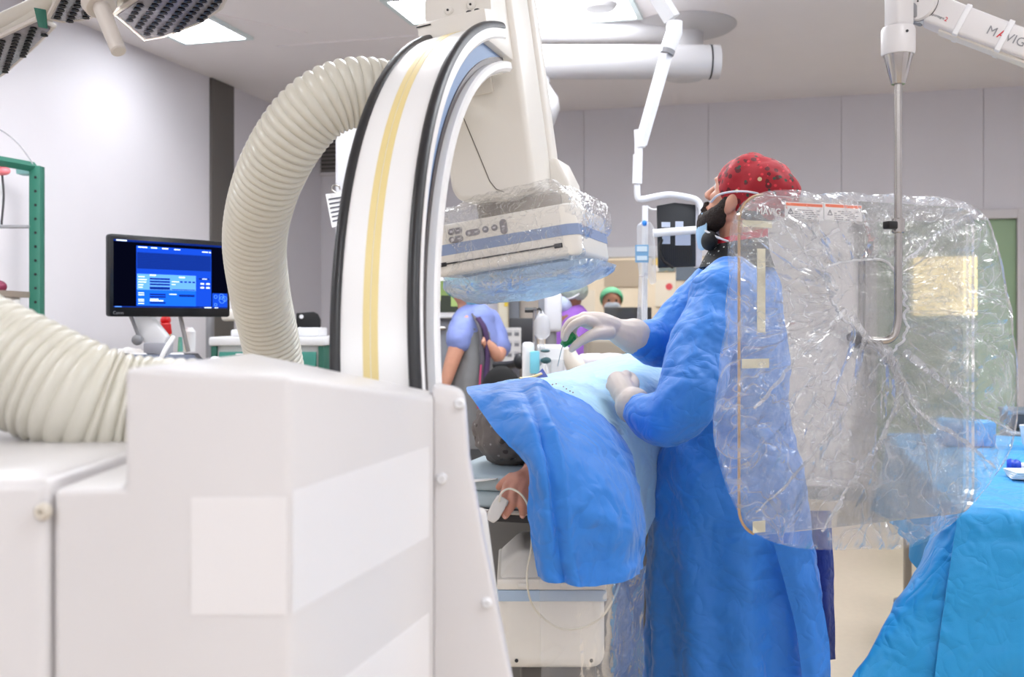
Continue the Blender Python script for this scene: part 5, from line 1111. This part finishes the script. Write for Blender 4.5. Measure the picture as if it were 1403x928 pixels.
# green rack at the far left
D = 4.5; gr = thing('storage_rack', P(0, 430, D), 'green perforated metal rack frame at the left edge', 'rack')
xp = P(47, 0, D).x
b = NB(); boxb(b, xp - .024, xp + .024, D, D + .05, 0, P(0, 227, D).z, None, .002); post = obj('post', b, green_m, gr)
for k in range(13):
    z = P(0, 243 + k * 19, D).z
    b = NB(); lathe(b, [(0, 0), (.006, 0), (.006, .002), (0, .002)], T(xp + .006, D - .001, z) @ Matrix.Rotation(R(90), 4, 'X'), 12); obj('hole', b, black_m, post)
b = NB(); sweep(b, [P(47, 229, D + .02), P(-90, 205, D - .4)], .022, 4, True); obj('beam', b, green_m, gr, 30)
b = NB(); boxb(b, P(-90, 0, D).x - .02, P(-90, 0, D).x + .02, D - .42, D - .38, 0, P(0, 203, D).z); obj('post', b, green_m, gr)
b = NB(); boxb(b, P(-90, 0, D).x, xp - .02, D - .35, D + .04, P(0, 408, D).z, P(0, 400, D).z); obj('shelf', b, mat('shelf_wood', (130, 118, 108), .5), gr)
b = NB(); boxb(b, P(-90, 0, D).x, xp - .02, D - .02, D + .04, P(0, 312, D).z, P(0, 309, D).z); obj('cross_rod', b, grey_m, gr)
b = NB(); boxb(b, P(14, 0, D).x, P(36, 0, D).x, D + .05, D + .12, P(0, 236, D).z, P(0, 226, D).z, None, .004); obj('hook_box', b, mat('pale_teal', (140, 190, 190), .5), gr)
b = NB(); tube(b, [P(-20, 176, D), P(0, 178, D), P(24, 196, D), P(42, 220, D), P(46, 230, D)], .003, 8); tag(obj('wire', b, grey_m), 'thin grey wire arching over the green rack', 'wire')
b = NB(); tube(b, [P(3, 240, D), P(5, 270, D), P(2, 308, D)], .005, 8); tag(obj('hanging_cable', b, dark_m), 'dark cable hanging inside the green rack', 'cable')
b = NB(); ell(b, P(3, 234, D - .1), (.035, .03, .02)); b = remesh(b, .006, 1); tag(obj('tourniquet', b, mat('pink_strap', (220, 120, 128), .6)), 'coiled pink strap hanging at the top of the green rack', 'strap')
b = NB(); ell(b, P(-4, 393, D - .05), (.04, .04, .03)); tag(obj('bottle_cap', b, mat('maroon', (110, 30, 60), .5)), 'dark maroon rounded item on the green rack shelf', 'item')
b = NB(); A, B = P(22, 420, D), P(34, 408, D); boxb(b, A.x, B.x, D - .1, D - .04, A.z, B.z, None, .004); tag(obj('paper_box', b, paper_m), 'small white box under the green rack shelf', 'box')
# white equipment column behind the C-arm, with a chart on a ring
D = 4.2; wc = thing('equipment_column', P(474, 520, D), 'white equipment column standing behind the C-shaped X-ray arm', 'column')
A, B = P(459, 330, D), P(520, 152, D); b = NB(); boxb(b, A.x, B.x, D, D + .25, A.z, B.z, None, .015, 3); obj('cabinet', b, mat('column_white', (222, 222, 226), .45), wc)
b = NB(); boxb(b, A.x - .012, B.x, D - .02, D + .27, B.z - .005, B.z + .03, None, .01); obj('top_cap', b, wplast_m, wc)
b = NB(); boxb(b, A.x + .06, A.x + .14, D + .05, D + .13, 0, A.z + .02); obj('column_post', b, grey_m, wc)
D = 4.15; ch = thing('paper_chart', P(456, 300, D), 'printed paper chart hanging from a ring behind the X-ray arm', 'chart')
b = NB(); quadp = [P(446, 266, D), P(474, 262, D + .05), P(482, 306, D + .05), P(455, 312, D)]; ch1 = quad(quadp, .002, paper_m, 'sheet', ch, 0); b.free()
for k in range(6):
    p0, p1 = quadp[0].lerp(quadp[3], .15 + .13 * k), quadp[1].lerp(quadp[2], .15 + .13 * k); up2 = Vector((0, -.003, 0)); dn = Vector((0, 0, -.006)); quad([p0.lerp(p1, .1) + up2, p0.lerp(p1, .8) + up2, p0.lerp(p1, .8) + up2 + dn, p0.lerp(p1, .1) + up2 + dn], .0005, ink, 'print_line', ch1, 0)
b = NB(); tube(b, [P(460, 264, D), P(455, 260, D), P(457, 254, D), P(464, 255, D), P(466, 260, D)], .0035, 8); obj('ring', b, steel_m, ch)
# ================================================================== staff and equipment beyond the patient
def fig(spec, vox=.012, it=2):
    b = NB()
    for pts, rr in spec:
        if len(pts) == 1: ell(b, pts[0], rr)
        else: tube(b, pts, rr, 14, 6, ends=True)
    return remesh(b, vox, it)
# nurse with her back half turned, lavender scrubs under a grey lead apron
D = 5.6; nz = lambda y: CAMZ - (y - 440) * D / FPX
n1 = thing('person', (P(648, 0, D).x, D, 0), 'nurse in lavender scrubs and grey lead apron, blue mask, standing behind the X-ray arm', 'person')
hx = P(636, 404, D)
body = [([hx + Vector((0, 0, .05))], (.075, .095, .11)), ([hx + Vector((.045, 0, .0))], (.05, .05, .055)), ([hx + Vector((.085, 0, .01))], (.014, .014, .016)), ([hx, P(642, 432, D), P(646, 445, D)], [.05, .048, .06]),
        ([P(648, 445, D), P(650, 490, D), P(648, 540, D), P(646, 590, D)], [.11, .12, .115, .13]),
        ([P(636, 440, D - .06), P(629, 468, D - .12), P(620, 494, D - .14), P(611, 522, D - .15), P(606, 534, D - .15)], [.06, .048, .042, .034, .028]),
        ([P(606, 534, D - .15), P(604, 545, D - .14)], [.03, .02]),
        ([P(672, 445, D + .05), P(684, 470, D + .02), P(682, 488, D - .06), P(674, 478, D - .1), P(668, 470, D - .12)], [.055, .045, .038, .032, .022])]
for s in (-1, 1): body.append(([Vector((P(646, 0, D).x + .03 * s, D + .07 * s, nz(590))), Vector((P(646, 0, D).x + .03 * s, D + .08 * s, .4)), Vector((P(646, 0, D).x, D + .08 * s, .08))], [.085, .055, .04]))
for k in range(4): body.append(([P(668 - k * 1.2, 470 + 2 * k, D - .12), P(664 - k, 462 + 2.5 * k, D - .13 - .01 * k), P(665 - k, 457 + 3 * k, D - .12 - .01 * k)], [.011, .009, .008]))
body.append(([P(672, 474, D - .1), P(667, 468, D - .06)], [.011, .009]))
obj('body', fig(body, .0085, 2), skin_m, n1, 60)
b = fig([([P(646, 436, D)], (.07, .09, .04)), ([P(637, 440, D - .04), P(630, 458, D - .10), P(628, 468, D - .12)], [.075, .072, .066]), ([P(668, 440, D + .05), P(680, 462, D + .03), P(685, 476, D + .01)], [.075, .066, .06]), ([P(650, 442, D), P(652, 470, D)], [.12, .125])], .01, 2)
displace(b, lambda p: .01 * crease(p, 9, 2)); obj('scrub_top', b, mat('scrub_lavender', (132, 146, 206), .7), n1, 60)
b = fig([([P(651, 452, D), P(651, 490, D - .01), P(646, 530, D - .01), P(642, 575, D - .01), P(640, 640, D)], [.12, .132, .145, .165, .18])], .01, 2); displace(b, lambda p: .012 * crease(p, 6, 4)); ap = obj('lead_apron', b, mat('apron_grey', (122, 122, 124), .6), n1, 60)
b = NB(); tube(b, [P(648, 430, D - .10), P(657, 450, D - .145), P(660, 490, D - .155), P(658, 540, D - .17)], .014, 8, flat=.4); obj('strap', b, mat('apron_strap', (84, 80, 88), .6), ap)
b = NB(); tube(b, [P(655, 436, D - .11), P(665, 455, D - .12), P(668, 490, D - .11), P(664, 530, D - .13)], .03, 10, flat=.5); obj('vest_edge', b, mat('plum_cloth', (74, 52, 92), .7), ap)
b = NB(); tube(b, [P(659, 500, D - .165), P(657, 530, D - .18), P(655, 560, D - .185)], .011, 8, flat=.5); obj('pink_strap', b, mat('pink_cloth', (196, 70, 120), .6), ap)
b = NB(); ell(b, P(648, 408, D - .02), (.05, .07, .055)); b = remesh(b, .007, 1); obj('mask', b, mat('mask_teal', (126, 188, 206), .7), n1)
b = NB(); ell(b, P(633, 388, D), (.10, .11, .095)); b = remesh(b, .008, 1); displace(b, lambda p: .01 * crease(p, 20, 2)); obj('cap', b, mat('cap_teal', (120, 180, 196), .7), n1, 60)
b = NB(); tube(b, [P(655, 412, D), P(659, 402, D), P(656, 394, D)], .014, 8); obj('goggle_band', b, black_m, n1)
# nurse in a purple gown and grey-green cap
D = 6.3; n2 = thing('person', (P(783, 0, D).x, D, 0), 'nurse in a purple gown with white mask and grey cap, beyond the drip bag', 'person')
hx = P(779, 404, D)
body = [([hx], (.085, .085, .115)), ([hx + Vector((-.03, -.02, -.055))], (.055, .055, .05)), ([hx + Vector((-.085, -.01, -.02))], (.016, .014, .02)), ([hx, P(783, 432, D), P(784, 446, D)], [.05, .05, .06]),
        ([P(784, 450, D), P(784, 500, D), P(784, 560, D)], [.13, .14, .15])]
for s in (-1, 1):
    body.append(([P(784, 448, D) + Vector((.02, .16 * s, 0)), P(786, 480, D) + Vector((-.0, .19 * s, 0)), P(778, 505, D) + Vector((-.12, .16 * s, 0))], [.055, .045, .035]))
    body.append(([P(784, 560, D) + Vector((0, .08 * s, 0)), Vector((P(784, 0, D).x, D + .09 * s, .4)), Vector((P(784, 0, D).x, D + .09 * s, .08))], [.09, .06, .045]))
    body.append(([P(778, 505, D) + Vector((-.12, .16 * s, 0)), P(774, 508, D) + Vector((-.16, .13 * s, 0))], [.03, .018]))
obj('body', fig(body, .011, 2), mat('skin_brown', (136, 92, 70), .55, sss=.1), n2, 60)
b = fig([([P(785, 440, D), P(783, 470, D), P(783, 520, D), P(783, 600, D), P(783, 690, D)], [.11, .155, .165, .185, .2])] + [([P(786, 450, D) + Vector((.0, .15 * s, 0)), P(788, 482, D) + Vector((-.0, .19 * s, 0)), P(781, 500, D) + Vector((-.09, .17 * s, 0))], [.085, .07, .06]) for s in (-1, 1)], .012, 2)
displace(b, lambda p: .012 * crease(p, 7, 1)); obj('gown', b, mat('gown_purple', (150, 96, 190), .7), n2, 60)
b = NB(); ell(b, P(772, 416, D - .02), (.065, .075, .065)); b = remesh(b, .007, 1); obj('mask', b, mat('mask_white', (196, 208, 232), .7), n2)
b = NB(); ell(b, P(784, 398, D - .01), (.10, .105, .075), T(0, 0, 0)); b = remesh(b, .008, 1); displace(b, lambda p: .01 * crease(p, 18, 2)); obj('cap', b, mat('cap_sage', (170, 182, 174), .7), n2, 60)
b = NB(); tube(b, [P(772, 410, D - .07), P(784, 408, D - .10), P(794, 402, D - .10)], .005, 6); obj('mask_strap', b, wplast_m, n2)
for s in (-1, 1): b = NB(); ell(b, hx + Vector((-.075, .03 * s - .01, .012)), .011); obj('eye', b, black_m, n2)
# seated colleague behind the control-room screen
D = 9.0; n3 = thing('person', (P(838, 0, D).x, D, 0), 'seated colleague in a green cap behind the control-room screen', 'person')
hx = P(838, 414, D)
body = [([hx], (.085, .095, .12)), ([hx + Vector((0, -.09, -.02))], (.015, .02, .022)), ([hx, P(838, 440, D), P(838, 450, D)], [.055, .055, .07]), ([P(838, 456, D), P(838, 490, D), P(838, 545, D)], [.15, .16, .16])]
for s in (-1, 1):
    body += [([P(838, 456, D) + Vector((.19 * s, 0, 0)), P(838, 500, D) + Vector((.23 * s, -.05, 0)), P(838, 505, D) + Vector((.15 * s, -.3, 0))], [.06, .05, .035]), ([P(838, 545, D) + Vector((.1 * s, 0, 0)), P(838, 545, D) + Vector((.1 * s, -.4, 0)), P(838, 545, D) + Vector((.1 * s, -.4, -.55))], [.085, .065, .045])]
obj('body', fig(body, .012, 2), skin_m, n3, 60)
b = NB(); ell(b, hx + Vector((0, .02, .035)), (.105, .11, .10)); b = remesh(b, .008, 1); bmesh.ops.bisect_plane(b, geom=b.verts[:] + b.edges[:] + b.faces[:], plane_co=hx + Vector((0, -.05, .04)), plane_no=(0, -.85, -.5), clear_outer=True); obj('cap', b, mat('cap_green', (84, 176, 140), .7), n3, 60)
b = NB(); ell(b, hx + Vector((0, -.06, -.05)), (.075, .06, .06)); obj('mask', b, mat('mask_white', (0, 0, 0)), n3)
for s in (-1, 1): b = NB(); ell(b, hx + Vector((.033 * s, -.085, .012)), .011); obj('eye', b, black_m, n3)
b = fig([([P(838, 448, D), P(838, 480, D), P(838, 545, D)], [.13, .185, .19])], .012, 2); obj('scrub_top', b, mat('scrub_teal', (90, 150, 160), .7), n3, 60)
b = NB(); p = P(838, 548, D); boxb(b, p.x - .24, p.x + .24, D - .42, D + .22, p.z - .22, p.z - .17, None, .02); st = obj('stool_seat', b, dark_m); st.name = 'stool'; tag(st, 'dark stool under the seated colleague in the control room', 'stool')
b = NB(); cyl(b, (p.x, D - .1, 0.0), (p.x, D - .1, p.z - .2), .04); cyl(b, (p.x, D - .1, 0), (p.x, D - .1, .03), .25); obj('stem', b, grey_m, st)
# control desk, screens and papers
a0, _ = back(590, 470, WB + .5); b = NB(); boxb(b, o0 - .2, o1 + .8, WB + .2, WB + .75, .70, .74, ROOM, .005); dk = obj('desk', b, mat('desk_top', (214, 208, 200), .5)); dk.name = 'control_desk'; tag(dk, 'long pale desk behind the control-room window', 'desk')
for a in (o0 - .1, (o0 + o1) / 2, o1 + .7): b = NB(); boxb(b, a - .03, a + .03, WB + .25, WB + .7, 0, .70, ROOM); obj('leg', b, grey_m, dk)
def screen(px0, px1, py0, py1, D, label, stand=True, m=None, face=None):
    t = thing('monitor', P((px0 + px1) / 2, py1, D), label, 'monitor'); A, B = P(px0, py1, D), P(px1, py0, D)
    b = NB(); boxb(b, A.x, B.x, D, D + .04, A.z, B.z, None, .008); h = obj('housing', b, m or mat('monitor_dark', (62, 62, 66), .4), t)
    if stand: b = NB(); boxb(b, (A.x + B.x) / 2 - .03, (A.x + B.x) / 2 + .03, D + .04, D + .08, .75, A.z + .1); boxb(b, (A.x + B.x) / 2 - .12, (A.x + B.x) / 2 + .12, D, D + .16, .74, .755); obj('stand', b, dark_m, t)
    return t, h, A, B
screen(828, 893, 421, 470, 8.55, 'dark monitor in front of the seated colleague')
screen(698, 735, 436, 485, 7.32, 'dark grey monitor left of the hanging drip bag', False)
def sheet(px0, px1, py0, py1, D, name, label, cat_, m=paper_m, th=.004, group=None):
    A, B = P(px0, py1, D), P(px1, py0, D); b = NB(); boxb(b, A.x, B.x, D, D + th, A.z, B.z); o = obj(name, b, m, None, 0); return tag(o, label, cat_, group), A, B
Dw = 10.2
def cwall(px, py): a, z = back(px, py, WB + 2.59); return a, z
def wsheet(px0, px1, py0, py1, name, label, cat_, m):
    a, z1 = cwall(px0, py0); c, z0 = cwall(px1, py1); b = NB(); boxb(b, a, c, WB + 2.58, WB + 2.6, z0, z1, ROOM); return tag(obj(name, b, m, None, 0), label, cat_)
wsheet(828, 876, 357, 393, 'notice_board', 'grey-beige board on the control-room wall left of the drip bag', 'board', mat('board_taupe', (186, 176, 166), .6))
wsheet(893, 925, 352, 372, 'wall_photo', 'mixed small pictures on the control-room wall below the display', 'pictures', spots('photo_mix', (120, 140, 150), [((214, 120, 120), 6, .4, .5), ((226, 200, 120), 8, .4, .5), ((230, 230, 236), 7, .4, .5)]))
wsheet(926, 962, 358, 384, 'wall_poster', 'blue-grey poster on the control-room wall near the surgeon shoulder', 'poster', mat('poster_blue', (104, 122, 150), .6))
wsheet(786, 815, 398, 430, 'wall_notice', 'white printed notice on the control-room wall beside the purple nurse', 'notice', paper_m)
wsheet(898, 926, 384, 420, 'wall_notice', 'white notice with a red dot on the control-room wall', 'notice', paper_m)
a, z = cwall(917, 393); b = NB(); lathe(b, [(0, 0), (.035, 0), (.035, .004), (0, .004)], ROOM @ T(a, WB + 2.578, z) @ Matrix.Rotation(R(90), 4, 'X'), 20); obj('red_dot', b, mat('dot_red', (226, 80, 100), .6), bpy.data.objects['wall_notice.001'])
# sheets, boxes and machines standing between the wall and the patient
t, A, B = sheet(678, 714, 449, 497, 7.29, 'picture_sheet', 'white sheet with nine small pictures beside the nurse', 'poster')
for i in range(3):
    for j in range(3):
        p = P(688 + 10 * i, 457.5 + 14.5 * j, 7.29); b = NB(); boxb(b, p.x - .016, p.x + .016, 7.284, 7.29, p.z - .014, p.z + .010); obj('small_picture', b, grey_m, t, 0)
        b = NB(); boxb(b, p.x - .02, p.x + .02, 7.285, 7.29, p.z + .018, p.z + .022); obj('caption', b, mat('caption_grey', (190, 188, 196), .6), t, 0)
sheet(655, 682, 385, 450, 7.4, 'wall_chart', 'pale lavender sheet hanging behind the nurse head', 'sheet', mat('sheet_lav', (206, 204, 214), .6))
D = 7.3; cb = thing('tall_cabinet', P(690, 500, D), 'cream and yellow tall cabinet seen under the detector', 'cabinet')
A, B = P(682, 520, D), P(696, 385, D); b = NB(); boxb(b, A.x, B.x, D, D + .35, 0, B.z, None, .01); obj('carcass', b, mat('cabinet_cream', (226, 218, 196), .5), cb)
for y0, y1 in ((392, 405), (408, 420)): A, B = P(691, y1, D), P(696, y0, D); b = NB(); boxb(b, A.x, B.x, D - .01, D, A.z, B.z); obj('yellow_tab', b, mat('tab_yellow', (236, 206, 70), .5), cb, 0)
D = 7.5; A, B = P(697, 470, D), P(712, 385, D); b = NB(); boxb(b, A.x, B.x, D, D + .3, 0, B.z, None, .01); tag(obj('grey_locker', b, mat('locker_grey', (132, 136, 146), .5)), 'blue-grey locker beside the cream cabinet', 'locker')
D = 7.6; A, B = P(712, 470, D), P(738, 385, D); b = NB(); boxb(b, A.x, B.x, D, D + .3, 0, B.z, None, .01); tag(obj('beige_locker', b, mat('locker_beige', (196, 184, 172), .5)), 'beige locker right of the blue-grey locker', 'locker')
# monitor with a greenish picture on a grey cabinet, left of the nurse
t, h, A, B = screen(590, 636, 380, 436, 6.2, 'white framed screen showing a green picture left of the nurse', False, wplast_m)
D = 6.2; A, B = P(594, 428, D), P(630, 385, D); b = NB(); boxb(b, A.x, B.x, D - .004, D, A.z, B.z); sc_ = obj('screen', b, emis('screen_dark', (62, 66, 60), .8), h, 0)
for x0, x1, y0, y1, c in ((594, 615, 385, 405, (120, 140, 90)), (618, 628, 392, 420, (150, 170, 110)), (598, 604, 395, 412, (170, 180, 130))): A, B = P(x0, y1, D), P(x1, y0, D); b = NB(); boxb(b, A.x, B.x, D - .007, D - .004, A.z, B.z); obj('picture_area', b, emis('pic%d' % x0, c, .8), sc_, 0)
D = 6.25; gc = thing('grey_cabinet', P(615, 530, D), 'grey metal cabinet with a short handle behind the nurse', 'cabinet'); A, B = P(585, 530, D), P(642, 436, D)
b = NB(); boxb(b, A.x, B.x, D, D + .45, 0, B.z, None, .01); obj('carcass', b, mat('cabinet_grey', (126, 128, 136), .45), gc)
b = NB(); tube(b, [P(601, 450, D - .03), P(609, 450, D - .03)], .012, 10, 2, ends=True); obj('handle', b, steel_m, gc)
# black chair back, anaesthesia box, drip bag on a hook
D = 4.9; ck = thing('chair', P(690, 530, D), 'black chair with a rounded back below the picture sheet', 'chair'); b = NB(); ell(b, P(687, 545, D), (.105, .05, .155)); b = remesh(b, .01, 1); obj('backrest', b, mat('chair_black', (20, 19, 20), .8), ck, 60)
p = P(687, 600, D); b = NB(); boxb(b, p.x - .22, p.x + .22, D - .45, D, p.z - .12, p.z - .05, None, .03, 3); obj('seat', b, MATS['chair_black'], ck); b = NB(); cyl(b, (p.x, D - .2, 0.05), (p.x, D - .2, p.z - .1), .03); obj('stem', b, grey_m, ck)
b = NB()
for k in range(5): a = 2 * math.pi * k / 5; sweep(b, [(p.x, D - .2, .08), (p.x + .27 * math.cos(a), D - .2 + .27 * math.sin(a), .03)], .02, 8)
obj('foot', b, dark_m, ck)
D = 4.2; am = thing('anaesthesia_unit', P(745, 530, D), 'white anaesthesia unit with tubes behind the operative field', 'medical unit')
A, B = P(716, 530, D), P(732, 470, D); b = NB(); boxb(b, A.x, B.x, D, D + .2, 0, B.z, None, .014, 3); obj('side_post', b, wplast_m, am)
A, B = P(734, 530, D + .12), P(780, 474, D + .12); b = NB(); boxb(b, A.x, B.x, D + .12, D + .4, 0.3, B.z, None, .014, 3); obj('panel', b, wplast_m, am)
b = NB(); A, B = P(726, 512, D), P(739, 481, D); boxb(b, A.x, B.x, D - .03, D, A.z, B.z, None, .006); obj('cyan_pouch', b, mat('cyan_pouch', (130, 214, 236), .4), am)
b = NB(); tube(b, [P(739, 500, D), P(745, 490, D - .02), P(749, 500, D), P(752, 515, D)], .008, 8); tube(b, [P(744, 514, D - .03), P(747, 500, D - .03), P(751, 512, D - .03)], .006, 8); obj('tubing', b, wplast_m, am)
b = NB(); ell(b, P(748, 494, D - .02), (.022, .02, .014)); ell(b, P(747, 481, D - .02), (.02, .02, .007)); obj('valve', b, mat('valve_teal', (50, 90, 96), .4), am)
b = NB(); cyl(b, P(763, 515, D), P(763, 493, D), .03, .032, 16); obj('canister', b, clear_m, am, 60)
b = NB(); tube(b, [P(780, 478, D), P(783, 492, D), P(790, 505, D), P(794, 518, D)], [.022, .034, .04, .03], 12, 6); obj('breathing_bag', b, mat('bag_ivory', (222, 214, 202), .5), am)
b = NB(); tube(b, [P(679, 501, D + 1), P(700, 500, D + .9), P(712, 496, D + .8)], .02, 10); ell(b, P(712, 495, D + .8), (.03, .03, .04)); obj('hose_grip', b, dark_m, am)
D = 4.3; db = thing('drip_bag', P(741, 470, D), 'clear drip bag hanging from a black bracket by the purple nurse', 'drip bag')
b = NB(); lathe(b, [(0, 0), (.02, .002), (.036, .02), (.036, .075), (.022, .1), (.012, .108), (0, .108)], T(*P(742, 465, D)), 24, 1, .6); obj('bag', b, film('bag_milky', tint=(.9, .9, .93), fac=.05, body=.55, rough=.2), db, 60)
b = NB(); tube(b, [P(737, 433, D), P(741, 425, D), P(746, 433, D)], .003, 8, 3); obj('loop', b, wplast_m, db)
b = NB(); cyl(b, P(742, 465, D), P(743, 480, D), .011, .011, 12); obj('drip_chamber', b, clear_m, db, 60)
b = NB(); sweep(b, [P(719, 425, D), P(735, 425, D)], .011, 4); tube(b, [P(735, 425, D), P(739, 423, D), P(742, 427, D)], .004, 8); o = obj('bracket', b, black_m, db, 30)
b = NB(); cyl(b, P(733, 423, D), Vector((P(733, 0, D).x, D, 0.02)), .01); obj('pole', b, steel_m, db)
b = NB(); A, B = P(746, 455, 5.4), P(770, 400, 5.4); boxb(b, A.x, B.x, 5.4, 5.5, A.z, B.z, None, .02, 3); o = obj('screen_back', b, mat('pale_plastic', (216, 216, 222), .4)); o.name = 'display_unit'; tag(o, 'pale plastic display unit in front of the purple nurse face', 'display')
b = NB(); A, B = P(738, 455, 5.41), P(750, 405, 5.41); boxb(b, A.x, B.x, 5.42, 5.5, A.z, B.z, None, .01); obj('grey_edge', b, mat('edge_grey', (130, 132, 140), .5), o)
p = P(755, 450, 5.45); b = NB(); cyl(b, (p.x, 5.46, 0.0), (p.x, 5.46, p.z), .03); cyl(b, (p.x, 5.46, 0), (p.x, 5.46, .03), .22); obj('stand', b, grey_m, o)
D = 5.0; b = NB(); A, B = P(805, 505, D), P(858, 462, D); boxb(b, A.x, B.x, D, D + .3, 0, B.z, None, .03, 3); tag(obj('tan_machine', b, mat('tan_shell', (150, 138, 122), .5)), 'tan machine housing behind the surgeon gloved hand', 'machine')
D = 4.5; b = NB(); A, B = P(795, 520, D), P(862, 486, D); boxb(b, A.x, B.x, D, D + .2, A.z - .5, B.z, None, .02, 3); b = remesh(b, .015, 1); displace(b, lambda p: .012 * crease(p, 12, 4)); tag(obj('wrapped_pack', b, spots('speckled_white', (224, 218, 222), [((190, 176, 190), 30, .3, .4)])), 'white wrapped pack behind the pale blue drape', 'pack')
